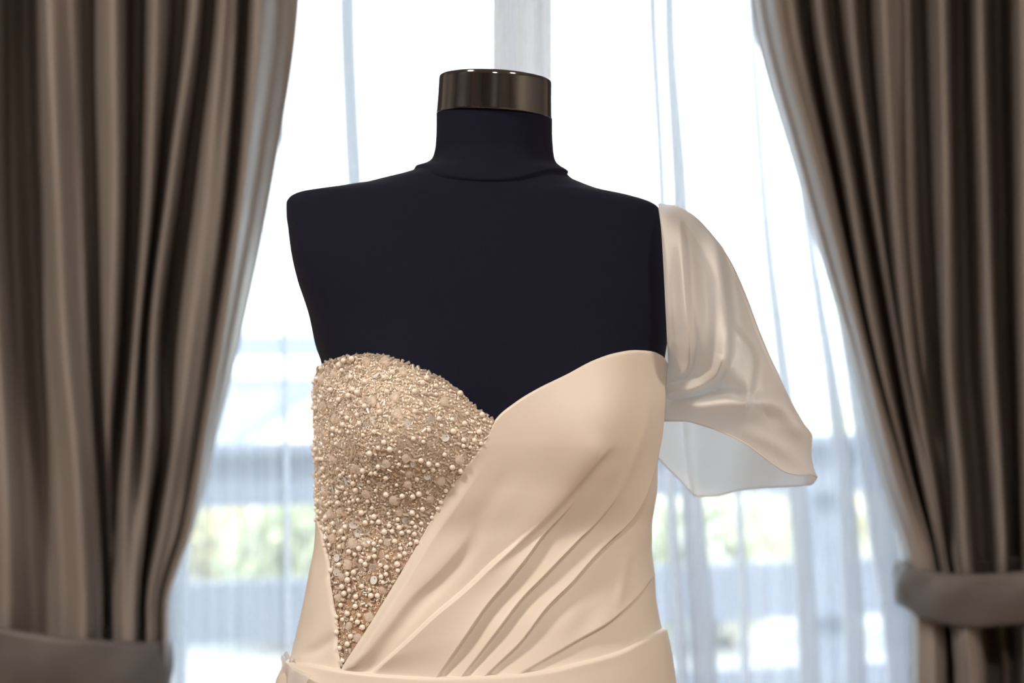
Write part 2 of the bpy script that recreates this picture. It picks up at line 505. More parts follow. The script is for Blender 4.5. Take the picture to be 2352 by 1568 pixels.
sp = [(-2.35, 5.0, .30, .36, .3, .34, 'leaf_a', .10), (-1.55, 6.6, .26, .50, .3, .34, 'leaf_a', .06), (-.85, 5.0, .30, .36, .3, .34, 'leaf_b', .05),
      (.05, 6.6, .25, .5, .3, .3, 'leaf_b', .05), (.85, 5.0, .30, .34, .3, .34, 'leaf_b', .30), (1.60, 6.6, .28, .46, .3, .36, 'leaf_a', .40), (2.1, 5.0, .28, .34, .3, .34, 'leaf_b', .25), (3.2, 6.6, .30, .5, .3, .36, 'leaf_a', .3)]
names = ['yellow green shrub nearest the left curtain, beyond the fence', 'bright yellow green shrub beyond the fence left of the dress', 'mid green shrub beyond the fence close left of the dress',
         'mid green shrub beyond the fence hidden behind the dress', 'mid green shrub with pale blossom close right of the dress', 'yellow green shrub thick with pale blossom under the sleeve',
         'mid green shrub with some blossom by the right sheer edge', 'yellow green blossoming shrub behind the right curtain']
for i, s in enumerate(sp):
    shrub(*s[:6], M[s[6]], names[i], petal=s[7], seed=i)

# neighbouring house down the slope
hs = empty('house', (-3.0, 12.5, -2.5), 'pale neighbouring house with grey roof seen left of the dress form', 'house')
MB().box((-6.5, 12.4, -2.5), (-0.9, 16, 0.95)).build('wall', M['house_white'], hs)
MB().box((-6.8, 12.05, 1.06), (-0.7, 16.2, 1.30)).build('roof', M['roof'], hs)
MB().box((-6.8, 11.98, 0.93), (-0.7, 12.2, 1.04)).build('gutter', M['gutter'], hs)
g = px3([470, 735, 790, 525], [1040, 862, 862, 1040], 10.6)
gm = MB()
g2 = px3([470, 735, 790, 525], [1040, 862, 862, 1040], 10.6); g2[:, 1] += 0.25
gm.v = [tuple(p) for p in g] + [tuple(p) for p in g2]
gm.f = [(0, 1, 2, 3), (7, 6, 5, 4), (0, 4, 5, 1), (1, 5, 6, 2), (2, 6, 7, 3), (3, 7, 4, 0)]
gm.build('gable_board', M['roof'], hs)
gw = MB(); q = px3([500, 735, 1000, 1000, 500], [1040, 880, 1040, 1400, 1400], 10.75)
q2 = q.copy(); q2[:, 1] += 0.2
gw.v = [tuple(p) for p in q] + [tuple(p) for p in q2]
gw.f = [(0, 1, 2, 3, 4), (9, 8, 7, 6, 5)] + [(i, 5 + i, 5 + (i + 1) % 5, (i + 1) % 5) for i in range(5)]
gw.build('porch_gable', M['gutter'], hs)

# ================================================================== curtains
YC = 0.70


def make_curtain(name, levels, ys, label, side, n_per=9, top_py=None, bot_py=None):
    """levels: per knot (list of x at each y level, depth at each level); knots alternate valley / ridge"""
    K = len(levels)
    zt, zb = 2.46, 0.015
    d0 = YC - CY
    pt = 784 - (zt - ZC) * F / d0; pb = 784 - (zb - ZC) * F / d0
    rows = np.unique(np.concatenate([np.linspace(pt, 0, 14), np.linspace(0, 1480, 60), np.linspace(1480, pb, 24)]))
    X = np.stack([pchip(rows, ys, l[0]) for l in levels])     # K x R
    D = np.stack([pchip(rows, ys, l[1]) for l in levels])
    U = np.linspace(0, K - 1, (K - 1) * n_per + 1)
    k = np.minimum(U.astype(int), K - 2); t = (U - k)[:, None]
    s = t * t * (3 - 2 * t)
    s = 0.65 * s + 0.35 * (0.5 - 0.5 * np.cos(PI * t))
    XX = X[k] * (1 - t) + X[k + 1] * t
    DD = D[k] * (1 - s) + D[k + 1] * s
    wob = 0.0025 * np.sin(U[:, None] * 3.1 + rows[None] * 0.006) + 0.002 * np.sin(U[:, None] * 1.3 - rows[None] * 0.011)
    Y = YC - np.where(DD > 0, DD * 1.7, DD * 3.0) + wob
    P = px3(XX, np.broadcast_to(rows[None], XX.shape), YC)
    P[..., 0] *= (Y - CY) / d0
    P[..., 1] = Y
    nv = len(rows)
    root = empty(name, (float(P[..., 0].mean()), YC, 0), label, 'curtain', 'dark satin curtains framing the window')
    me = mesh_np('drape', P.reshape(-1, 3), grid_faces(len(U), nv))
    o = link('drape', me, M['curtain'], root); solidify(o, 0.0016, 0)
    # pleat hooks / heading tape on the rail
    top = P[:, 0]
    hm = np.concatenate([np.stack([top + (0, -0.004, 0.002)], 1), np.stack([top + (0, -0.004, -0.09)], 1)], 1)
    o2 = link('heading_tape', mesh_np('heading_tape', hm.reshape(-1, 3), grid_faces(len(U), 2)), M['curtain'], root); solidify(o2, 0.002, 0)
    return root


YS = [-1150, 0, 400, 800, 1000, 1200, 1400, 1700, 2750]


def kn(xs, d):
    """x at y 0,400,800,1000,1200,1400; extended up to the rail and down to the floor"""
    up = xs[0] + (xs[0] - xs[1]) * 0.8
    dn1 = xs[5] + (xs[5] - 190) * 0.02; dn2 = xs[5] + (xs[5] - 150) * 0.35
    if not hasattr(d, '__len__'): d = [d] * 6
    return ([up] + list(xs) + [dn1, dn2], [d[0]] + list(d) + [d[5] * .9, d[4]])


R_, V_ = 0.030, -0.030
left_k = [
    kn([-330, -300, -250, -230, -215, -205], -0.02),
    kn([-230, -210, -180, -165, -150, -140], R_),
    kn([-120, -110, -90, -80, -70, -70], V_),
    kn([-25, -20, -5, 5, 12, 15], 0.022),
    kn([22, 26, 42, 56, 66, 74], [-.040, -.040, -.032, -.018, -.008, -.004]),
    kn([62, 72, 88, 100, 108, 114], [-.050, -.050, -.044, -.032, -.020, -.014]),
    kn([84, 96, 112, 128, 138, 146], [-.022, -.022, -.014, -.004, .004, .008]),
    kn([108, 128, 148, 168, 182, 192], 0.032),
    kn([165, 180, 196, 208, 222, 232], [.012, .010, .006, .005, .008, .010]),
    kn([200, 205, 216, 226, 239, 246], [-.02, -.022, -.03, -.036, -.04, -.04]),
    kn([262, 266, 256, 248, 252, 258], [.026, .026, .016, .0, -.01, -.012]),
    kn([315, 308, 290, 274, 262, 262], [-.045, -.05, -.05, -.045, -.02, -.0]),
    kn([358, 345, 312, 298, 288, 284], [.026, .024, .02, .024, .028, .026]),
    kn([412, 372, 328, 318, 312, 306], [-.032, -.04, -.034, -.012, .018, .022]),
    kn([450, 396, 350, 345, 330, 316], [.018, .022, .02, .022, .018, .012]),
    kn([479, 431, 378, 384, 350, 326], [-.03, -.036, -.042, -.036, -.042, -.04]),
    kn([515, 478, 432, 408, 378, 342], [.022, .026, .024, .026, .02, .018]),
    kn([538, 512, 462, 434, 404, 358], [.012, .016, .018, .016, .012, .01]),
    kn([553, 530, 480, 450, 418, 366], [-.032, -.032, -.012, -.004, -.0, .0]),
    kn([592, 562, 508, 472, 438, 380], [.014, .018, .022, .022, .02, .014]),
    kn([640, 590, 522, 482, 444, 386], [-.006, -.004, .004, .004, .004, .002]),
    kn([688, 630, 548, 500, 452, 392], [-.012, -.016, -.018, -.016, -.014, -.012]),
]
make_curtain('window_curtain', left_k, YS, 'dark brown grey satin curtain left of the dress form, gathered in a tieback', 'L')


def knr(xs, d):
    """x at y 0,400,800,1100,1290,1440,1560"""
    up = xs[0] + (xs[0] - xs[1]) * 0.8
    if not hasattr(d, '__len__'): d = [d] * 7
    return ([up] + list(xs) + [xs[6] + (xs[6] - 2300) * .3], [d[0]] + list(d) + [d[6]])


YR = [-1150, 0, 400, 800, 1100, 1290, 1440, 1560, 2750]
right_k = [
    knr([1725, 1830, 1944, 2020, 2076, 2092, 2092], [-.014, -.016, -.018, -.018, -.012, -.012, -.012]),
    knr([1752, 1848, 1962, 2040, 2098, 2112, 2114], [.004, .006, .008, .010, .012, .012, .014]),
    knr([1786, 1880, 1984, 2064, 2122, 2140, 2146], [.024, .026, .026, .024, .018, .014, .018]),
    knr([1815, 1900, 1992, 2074, 2132, 2154, 2158], [.012, .012, .014, .014, .014, .008, .008]),
    knr([1850, 1918, 1998, 2082, 2138, 2160, 2164], [-.034, -.040, -.020, .0, .010, .004, .004]),
    knr([1878, 1945, 2014, 2090, 2143, 2166, 2170], [.022, .020, .018, .012, .006, .0, .0]),
    knr([1908, 1975, 2046, 2100, 2151, 2174, 2184], [-.03, -.034, -.036, -.045, -.048, -.046, -.045]),
    knr([1952, 2000, 2066, 2124, 2160, 2190, 2200], [.018, .012, .012, .012, .0, .012, .014]),
    knr([1980, 2018, 2074, 2132, 2166, 2198, 2208], [-.030, -.022, -.004, .012, .0, .020, .022]),
    knr([2030, 2050, 2086, 2140, 2172, 2206, 2216], [.028, .028, .028, .016, .0, .026, .026]),
    knr([2062, 2070, 2106, 2150, 2178, 2212, 2224], [.0, .0, -.010, -.020, -.020, .028, .028]),
    knr([2082, 2088, 2116, 2156, 2184, 2220, 2232], [.008, .006, .0, -.026, -.026, .028, .028]),
    knr([2106, 2122, 2148, 2172, 2194, 2232, 2242], [-.03, -.03, -.032, -.020, .004, .026, .026]),
    knr([2164, 2174, 2178, 2205, 2218, 2244, 2254], [.030, .030, .030, .030, .030, .014, .014]),
    knr([2180, 2188, 2192, 2218, 2232, 2256, 2270], [-.016, -.018, -.018, -.020, -.020, -.036, -.036]),
    knr([2206, 2212, 2220, 2244, 2256, 2272, 2288], [-.042, -.042, -.042, -.034, -.034, -.042, -.042]),
    knr([2252, 2262, 2276, 2296, 2306, 2300, 2312], [.022, .022, .018, .014, .012, -.018, -.018]),
    knr([2266, 2276, 2290, 2308, 2318, 2318, 2324], [-.020, -.020, -.020, -.020, -.024, -.036, -.036]),
    knr([2292, 2300, 2310, 2322, 2330, 2336, 2340], [-.05, -.05, -.05, -.045, -.045, -.020, -.020]),
    knr([2348, 2352, 2356, 2362, 2364, 2356, 2360], .022),
    knr([2410, 2410, 2410, 2410, 2412, 2420, 2430], -.03),
    knr([2480, 2475, 2470, 2472, 2470, 2470, 2490], .025),
    knr([2560, 2550, 2540, 2505, 2500, 2500, 2540], -.02),
]
make_curtain('window_curtain', right_k, YR, 'dark brown grey satin curtain right of the sleeve, gathered in a tieback', 'R')


def tieback(x0, x1, top_y, bot_y, ydep, b, label, hookx):
    """a soft band closed round the bundle; top_y(t), bot_y(t) over px"""
    n, mrows = 96, 11
    cxp, ap = (x0 + x1) / 2, (x1 - x0) / 2
    ang = np.linspace(0, 2 * PI, n, endpoint=False)
    ex = np.sign(np.cos(ang)) * np.abs(np.cos(ang)) ** 0.8
    ey = np.sign(np.sin(ang)) * np.abs(np.sin(ang)) ** 0.8
    pxs = cxp + ap * ex
    Y = ydep + b * ey
    tz = np.linspace(0, 1, mrows)
    P = np.zeros((n, mrows, 3))
    for j, t in enumerate(tz):
        py = top_y(pxs) * (1 - t) + bot_y(pxs) * t
        bul = 0.006 * math.sin(PI * t) + 0.002 * np.sin(ang * 9 + 5 * t)
        base = px3(pxs, py, ydep)
        P[:, j, 0] = base[:, 0] + bul * ex
        P[:, j, 1] = Y + bul * ey
        P[:, j, 2] = base[:, 2]
    root = empty('curtain_tieback', (float(P[..., 0].mean()), ydep, float(P[..., 2].min())), label, 'tieback', 'satin tiebacks round the curtains')
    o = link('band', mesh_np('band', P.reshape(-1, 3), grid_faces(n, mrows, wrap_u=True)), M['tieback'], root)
    solidify(o, 0.005, 1)
    side = n // 2 if hookx < 0 else 0
    hp = Vector(P[side, 0]) + Vector((0, 0, -0.03))
    MB().tube([hp, hp + Vector((hookx * .05, .10, .01)), (hp.x + hookx * .09, RY1, hp.z + .02)], 0.006).build('hook_cord', M['curtain'], root)
    return root


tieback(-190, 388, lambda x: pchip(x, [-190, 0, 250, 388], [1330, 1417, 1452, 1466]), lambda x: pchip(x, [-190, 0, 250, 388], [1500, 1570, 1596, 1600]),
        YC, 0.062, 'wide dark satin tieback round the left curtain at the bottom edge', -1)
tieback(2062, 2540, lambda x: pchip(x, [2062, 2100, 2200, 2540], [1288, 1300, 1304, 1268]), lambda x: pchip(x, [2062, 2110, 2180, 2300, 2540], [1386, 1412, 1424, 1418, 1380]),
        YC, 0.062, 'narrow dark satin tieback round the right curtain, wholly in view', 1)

# ---- sheers: soft waves with a few tight triple folds
YSH = 0.93


def make_sheer(name, x0, x1, folds, label, seed, edge=None):
    """folds: (list of x at y levels, width at levels). The cloth runs forward, back and forward again there."""
    lv = [-1000, 0, 450, 1150, 1568, 2600]
    zt, zb = 2.44, 0.03
    d0 = YSH - CY
    pt = 784 - (zt - ZC) * F / d0; pb = 784 - (zb - ZC) * F / d0
    rows = np.linspace(pt, pb, 70)
    r = np.random.default_rng(seed)
    cols = []
    E0 = pchip(rows, lv, x0); E1 = pchip(rows, lv, x1)
    marks = [(E0, None, 0.0)]
    for xs, w in folds:
        marks.append((pchip(rows, lv, xs), pchip(rows, lv, w), 1.0))
    marks.append((E1, None, 0.0))
    X = []; Y = []
    for i in range(len(marks) - 1):
        a = marks[i][0] + (marks[i][1] * 1.45 if marks[i][1] is not None else 0)
        b = marks[i + 1][0]
        n = 26
        for k in range(n):
            t = k / n
            X.append(a * (1 - t) + b * t)
            ph = t * (np.mean(b - a) / 46.0) * 2 * PI
            Y.append(0.010 * np.sin(ph + 0.4 * np.sin(rows * .004 + i)) * math.sin(PI * t) ** .5 + 0.004 * np.sin(ph * 2.3 + rows * .003))
        if marks[i + 1][1] is not None:
            w = marks[i + 1][1] * 1.45
            for lay in range(9):
                y0 = 0.005 * lay
                seq = (0.03, 0.5, 0.97) if lay % 2 == 0 else (0.97, 0.5, 0.03)
                for f in seq:
                    X.append(b + w * (f + 0.02 * math.sin(lay * 2.3))); Y.append(np.full(len(rows), y0 + 0.001 * (f if lay % 2 == 0 else 1 - f) - 0.02))
    X.append(E1); Y.append(np.zeros(len(rows)))
    X = np.stack(X); Y = np.stack(Y)
    P = px3(X, np.broadcast_to(rows[None], X.shape), YSH)
    P[..., 1] += Y
    o = link(name, mesh_np(name, P.reshape(-1, 3), grid_faces(X.shape[0], len(rows))), M['sheer'])
    tag(o, label, 'sheer curtain', 'white sheers in the window')
    return o


make_sheer('sheer_curtain', [-60, 60, 100, 140, 160, 160], [1205] * 6, [
    ([390, 400, 405, 410, 400, 400], [14, 14, 14, 16, 18, 18]),
    ([640, 644, 648, 652, 656, 660], [3, 3, 4, 7, 8, 8]),
    ([770, 779, 796, 830, 860, 900], [24, 25, 26, 26, 26, 26]),
    ([1040, 1055, 1065, 1080, 1090, 1090], [4, 4, 4, 5, 5, 5]),
], 'white sheer voile between the left curtain and the window post', 3)
make_sheer('sheer_curtain', [1206] * 6, [2300, 2260, 2240, 2200, 2190, 2190], [
    ([1470, 1488, 1512, 1530, 1552, 1570], [14, 14, 12, 16, 20, 20]),
    ([1525, 1525, 1545, 1566, 1590, 1630], [16, 17, 24, 34, 40, 40]),
    ([1610, 1625, 1650, 1690, 1705, 1720], [6, 6, 6, 8, 10, 10]),
    ([1700, 1720, 1745, 1815, 1838, 1860], [6, 8, 12, 24, 30, 30]),
    ([1780, 1800, 1840, 1925, 1945, 1960], [8, 8, 10, 26, 30, 30]),
    ([1840, 1860, 1890, 1985, 2040, 2060], [8, 10, 26, 44, 46, 46]),
    ([1990, 2000, 2010, 2070, 2110, 2120], [10, 10, 14, 24, 26, 26]),
], 'white sheer voile between the window post and the right curtain', 5)

# curtain rails fixed to the wall
for yy, zz, nm, lab, cat in ((YC, 2.49, 'curtain_rail', 'long metal rail above the dark satin curtains', 'rail'), (YSH, 2.47, 'sheer_rail', 'thin metal rail above the white sheers', 'rail')):
    rl = empty(nm, (0, yy, zz), lab, cat)
    MB().tube([(-1.6, yy, zz), (1.7, yy, zz)], 0.014 if yy == YC else 0.008, 12).build('pole', M['metal'], rl)
    for x in (-1.3, 0.05, 1.4):
        MB().box((x - .012, yy, zz - .008), (x + .012, RY1, zz + .008)).build('bracket', M['metal'], rl)

# ================================================================== dress form body
D0 = -CY
S0 = F / D0          # px per metre in the plane of the body axis
_r = [170, 262, 300, 340, 360, 375, 386, 393, 406, 412, 418, 429, 440, 450, 456, 462, 469, 484, 514, 534, 594, 668, 685, 733, 802, 850, 900, 1000, 1100, 1200, 1250, 1320, 1400, 1500, 1568, 1750, 2100, 2700, 3530]
_xl = [1006, 1003, 1003, 1001, 997, 990, 978, 960, 922, 900, 878, 838, 780, 722, 692, 677, 667, 660, 661, 664, 672, 690, 696, 712, 728, 742, 732, 734, 736, 738, 735, 722, 706, 682, 664, 620, 520, 380, 200]
_xr = [1268, 1268, 1268, 1270, 1273, 1280, 1290, 1300, 1316, 1330, 1346, 1380, 1440, 1480, 1496, 1506, 1512, 1517, 1521, 1523, 1530, 1536, 1537, 1536, 1526, 1520, 1522, 1512, 1497, 1474, 1472, 1482, 1498, 1520, 1530, 1580, 1680, 1820, 2000]
_bfr = [170, 262, 340, 380, 400, 430, 460, 520, 600, 700, 800, 900, 1000, 1100, 1200, 1300, 1400, 1568, 1750, 2100, 2700, 3530]
_bf = [.056, .056, .056, .060, .063, .066, .070, .078, .088, .099, .107, .110, .110, .104, .098, .100, .108, .122, .14, .18, .24, .32]
_bb = [.056, .056, .058, .062, .067, .078, .085, .095, .100, .100, .098, .095, .09, .084, .08, .088, .102, .128, .15, .19, .26, .36]
_nr = [170, 380, 400, 430, 460, 600, 800, 900, 1200, 1568, 3530]
_nn = [2.0, 2.0, 2.0, 2.2, 2.6, 2.8, 2.6, 2.4, 2.3, 2.2, 2.0]
BUST = ((905, 980, 140, 130, .036), (1385, 985, 150, 135, .035))


def body(th, r, off=0.0):
    th, r = np.broadcast_arrays(np.asarray(th, float), np.asarray(r, float))
    xl = (pchip(r, _r, _xl) - 1176) / S0; xr = (pchip(r, _r, _xr) - 1176) / S0
    cx = (xl + xr) / 2; a = (xr - xl) / 2
    bf = pchip(r, _bfr, _bf); bb = pchip(r, _bfr, _bb); n = pchip(r, _nr, _nn)
    c, s = np.cos(th), np.sin(th)
    x = cx + a * np.sign(c) * np.abs(c) ** (2 / n)
    y = -np.where(s > 0, bf, bb) * np.sign(s) * np.abs(s) ** (2 / n)
    xp = 1176 + x * S0
    for bx, by, sx, sy, A in BUST:
        dy = (r - by); syy = np.where(dy < 0, sy * 1.05, sy * 0.9)
        g = np.exp(-((xp - bx) / sx) ** 2 - (dy / syy) ** 2)
        y = y - A * g * np.clip(s, 0, 1) ** 0.8
    k = 0.03 * (1 - sstep(700, 1100, r))
    z = ZC + (784 - r) / S0 - k * (x + 0.02)
    return np.stack([x, y, z], -1)


def body_off(th, r, off):
    """point pushed out along the surface normal by off"""
    th, r, off = np.broadcast_arrays(np.asarray(th, float), np.asarray(r, float), np.asarray(off, float))
    P = body(th, r)
    e1 = 4e-3; e2 = 3.0
    du = body(th + e1, r) - body(th - e1, r)
    dv = body(th, r + e2) - body(th, r - e2)
    N = np.cross(du, dv)
    N /= np.maximum(np.linalg.norm(N, axis=-1, keepdims=True), 1e-12)
    # make it point outwards
    ctr = np.stack([np.full(r.shape, -0.03), np.zeros(r.shape), P[..., 2]], -1)
    sgn = np.sign(np.sum(N * (P - ctr), -1, keepdims=True)); sgn[sgn == 0] = 1
    N *= sgn
    return P + N * off[..., None], N


def th_samples(n, a=0.0, b=2 * PI):
    return np.linspace(a, b, n)


form = empty('dress_form', (-0.017, 0, 0), 'headless black jersey dress form with a glossy neck cap', 'dress form')
# torso from neck base to hip
rows = np.concatenate([np.linspace(262, 385, 20), np.linspace(389, 480, 40), np.linspace(486, 1700, 120)])
TH = np.linspace(0, 2 * PI, 160, endpoint=False)
P = body(TH[:, None], rows[None, :])
V = P.reshape(-1, 3)
Fc = grid_faces(160, len(rows), wrap_u=True)
torso = link('torso', mesh_np('torso', V, Fc, uv=None), M['jersey'], form)
# neck cover: a second skin with a raised hem, ending in a curved seam
THn = np.linspace(0, 2 * PI, 140, endpoint=False)
sn = np.sin(THn)
end = 397 + np.where(sn > 0, 36 * np.abs(sn) ** 5, 6 * np.abs(sn))
tt = np.linspace(0, 1, 44)
rr = 266 + (end[:, None] - 266) * tt[None] ** 0.9
offn = 0.0004 + 0.0022 * sstep(.75, .97, tt)[None] * np.ones((140, 1)) - 0.0030 * sstep(.985, 1.0, tt)[None]
wv = 0.0006 * np.sin(THn * 7)[:, None] * tt[None]
P, _ = body_off(THn[:, None] + 0 * rr, rr, offn + wv)
link('neck_cover', mesh_np('neck_cover', P.reshape(-1, 3), grid_faces(140, 44, wrap_u=True)), M['jersey'], form)
# neck cap
n = 96
prof = [(0.0, 183), (0.40, 182), (0.80, 180.5), (0.955, 180), (0.985, 181.5), (0.998, 185), (1.0, 191), (1.006, 225), (1.022, 265), (1.024, 268), (1.012, 269), (0.9, 270)]
a0 = 131.0 / S0; cxn = (1138.5 - 1176) / S0
V = []
for rr_, row in prof:
    for k in range(n):
        a = 2 * PI * k / n
        x = rr_ * a0 * math.cos(a)
        V.append((cxn + x - (row - 180) / S0 * 0.035, rr_ * a0 * math.sin(a), ZC + (784 - row) / S0 - 0.055 * x))
link('neck_cap', mesh_np('neck_cap', V, grid_faces(len(prof), n)[:0] if False else np.array([(i * n + k, i * n + (k + 1) % n, (i + 1) * n + (k + 1) % n, (i + 1) * n + k) for i in range(len(prof) - 1) for k in range(n)])), M['cap'], form)['label'] = 'glossy dark brown cap on the neck'
MB().tube([(-0.03, 0, 0.02), (-0.03, 0, 0.86)], 0.016, 16).build('stand_pole', M['metal'], form, True)
MB().lathe([(0.19, 0.0), (0.19, 0.012), (0.06, 0.03), (0.02, 0.05)], 40, (-0.03, 0, 0)).build('stand_base', M['metal'], form)

# ================================================================== the dress
dress = empty('wedding_dress', (-0.017, 0, 0.0), 'ivory satin one-sleeved wedding dress with beaded bust panel on the dress form', 'dress')
T_drape = ([700, 785, 800, 850, 880, 940, 1010, 1060, 1120, 1137, 1180, 1230, 1300, 1370, 1420, 1460, 1500, 1525, 1540, 1600],
           [1660, 1532, 1508, 1430, 1380, 1280, 1160, 1085, 1000, 964, 925, 893, 858, 823, 808, 803, 806, 816, 834, 845])
B_waist = ([560, 640, 700, 785, 880, 1000, 1100, 1180, 1262, 1332, 1423, 1473, 1523, 1545, 1640],
           [1512, 1516, 1521, 1536, 1546, 1552, 1550, 1546, 1536, 1519, 1494, 1469, 1443, 1432, 1425])


def solve_row(th, curve, off, lo=700.0, hi=1900.0, it=40):
    """row at which the surface, pushed out by off, meets a photo curve y(x)"""
    th = np.asarray(th, float)
    a = np.full(th.shape, lo); b = np.full(th.shape, hi)
    for _ in range(it):
        m = (a + b) / 2
        P, _n = body_off(th, m, off)
        x, y = proj(P)
        f = y - pchip(x, *curve)
        a = np.where(f < 0, m, a); b = np.where(f < 0, b, m)
    return (a + b) / 2


def seg_dist(px, py, pts):
    """signed distance to a polyline (positive = left/up of its direction of travel downwards-left), and share along it"""
    pts = np.asarray(pts, float)
    best = np.full(px.shape, 1e9); sg = np.ones(px.shape); al = np.zeros(px.shape)
    L = np.concatenate([[0], np.cumsum(np.linalg.norm(np.diff(pts, axis=0), axis=1))])
    for i in range(len(pts) - 1):
        a, b = pts[i], pts[i + 1]
        d = b - a; l2 = d @ d
        t = np.clip(((px - a[0]) * d[0] + (py - a[1]) * d[1]) / l2, 0, 1)
        qx = px - (a[0] + t * d[0]); qy = py - (a[1] + t * d[1])
        dist = np.hypot(qx, qy)
        cr = d[0] * qy - d[1] * qx       # >0 : right-hand side in image coordinates
        u = dist < best
        best = np.where(u, dist, best); sg = np.where(u, np.sign(cr), sg); al = np.where(u, (L[i] + t * math.sqrt(l2)) / L[-1], al)
    return best * np.where(sg == 0, 1, sg), al


def smooth_poly(pts, n=60):
    pts = np.asarray(pts, float)
    L = np.concatenate([[0], np.cumsum(np.linalg.norm(np.diff(pts, axis=0), axis=1))])
    s = np.linspace(0, L[-1], n)
    out = np.stack([pchip(s, L, pts[:, 0]), pchip(s, L, pts[:, 1])], -1)
    return out


# travel from upper right to lower left: positive distance = upper-left side
PL = {k: smooth_poly(v, 40) for k, v in {
    'p0': [(1095, 1170), (1059, 1247), (1013, 1305), (951, 1367), (885, 1452), (819, 1534)],
    'p1': [(1413, 1006), (1322, 1102), (1242, 1184), (1179, 1247), (1121, 1301), (1059, 1363), (997, 1417), (935, 1476), (858, 1543)],
    'p2': [(1330, 1130), (1297, 1168), (1252, 1216), (1202, 1285), (1161, 1338), (1111, 1403), (1056, 1484), (1006, 1556)],
    'p3': [(1420, 1120), (1347, 1207), (1307, 1252), (1262, 1303), (1202, 1370), (1151, 1438), (1101, 1504), (1061, 1556)],
    'p4': [(1530, 850), (1524, 930), (1516, 1010), (1503, 1060), (1483, 1107), (1433, 1187), (1362, 1268), (1307, 1338), (1252, 1398), (1192, 1479), (1151, 1519), (1112, 1556)],
    'p5': [(1500, 1316), (1488, 1328), (1458, 1368), (1403, 1423), (1312, 1479), (1212, 1538), (1180, 1556)],
    'p5b': [(1440, 1250), (1425, 1300), (1418, 1350), (1412, 1400)],
    'soft1': [(1200, 1060), (1130, 1140), (1085, 1210), (1040, 1270)],
    'hi': [(1495, 860), (1490, 930), (1475, 1000), (1440, 1080), (1385, 1160), (1320, 1240)],
}.items()}


def overlap(d, s, A, w_up, B, w_dn, fade=(0.0, 0.18), edge=3.5):
    """an upper-left layer lying over a lower-right one"""
    f = sstep(fade[0], fade[1], s)
    up = A * np.exp(-np.maximum(d, 0) / w_up) * sstep(-edge, edge * .4, d)
    dn = -B * np.exp(np.minimum(d, 0) / w_dn) * sstep(edge * .4, -edge, d)
    return f * (up + dn)


def drape_height(px, py):
    h = np.zeros(px.shape)
    d, s = seg_dist(px, py, PL['p0'])
    f = sstep(0.0, 0.3, s)
    h += f * .0032 * np.exp(-np.where(d > 0, d / 34, -d / 11) ** 2 * .7) - f * .0030 * np.exp(-((d + 26) / 18) ** 2)
    d, s = seg_dist(px, py, PL['p1'])
    f = sstep(0.30, 0.55, s)
    h += f * (.0048 * np.exp(np.minimum(d, 0) / 55) * sstep(6, -6, d) - .0020 * np.exp(-np.maximum(d, 0) / 26) * sstep(-6, 6, d))
    f2 = sstep(0, 0.08, s) * (1 - sstep(.35, .60, s))
    h += f2 * (.0040 * np.exp(-(np.where(d > 0, d / 40, -d / 9)) ** 2 * .7) - .0022 * np.exp(-((d + 22) / 16) ** 2))
    d, s = seg_dist(px, py, PL['p2']); h += overlap(d, s, .0056, 30, .0078, 24, (0, .30))
    d, s = seg_dist(px, py, PL['p3']); h += overlap(d, s, .0052, 22, .0072, 20, (0, .35))
    d, s = seg_dist(px, py, PL['p4'])
    h += overlap(d, s, .0052, 20, .0078, 36, (.0, .10), 3.0) * (0.55 + 0.45 * sstep(.2, .5, s))
    d, s = seg_dist(px, py, PL['p5']); h += overlap(d, s, .0046, 34, .0052, 50, (0, .22)) 
    d, s = seg_dist(px, py, PL['p5b']); h += .0022 * np.exp(-(d / 12) ** 2) * np.sin(PI * s)
    d, s = seg_dist(px, py, PL['soft1']); h -= .0016 * np.exp(-(d / 26) ** 2) * np.sin(PI * s)
    d, s = seg_dist(px, py, PL['hi']); h += .0012 * np.exp(-(d / 10) ** 2) * np.sin(PI * s)
    # loose crumples low on the right
    h += .0012 * np.exp(-(((px - 1360) / 70) ** 2 + ((py - 1440) / 40) ** 2)) * np.sin(px * .07 + py * .03)
    return h


def relax(Z, it=1):
    for _ in range(it):
        Z2 = Z.copy()
        Z2[1:-1, 1:-1] = (Z[1:-1, 1:-1] * 2 + Z[:-2, 1:-1] + Z[2:, 1:-1] + Z[1:-1, :-2] + Z[1:-1, 2:]) / 6
        Z = Z2
    return Z


def th_of_px(px, row, off):
    """front-side angle whose surface point shows at px (row fixed)"""
    a, b = np.full(np.shape(px), 0.0), np.full(np.shape(px), PI)
    for _ in range(40):
        m = (a + b) / 2
        x, y = proj(body_off(m, row, off)[0])
        a = np.where(x > px, m, a); b = np.where(x > px, b, m)
    return (a + b) / 2


OFF_D = 0.0045
th_l = float(th_of_px(np.array([778.0]), np.array([1538.0]), OFF_D)[0])
NU, NV = 430, 300
# even steps in projected x over the front, then round the side to the back
tf = np.linspace(th_l, 0.16, NU - 46)
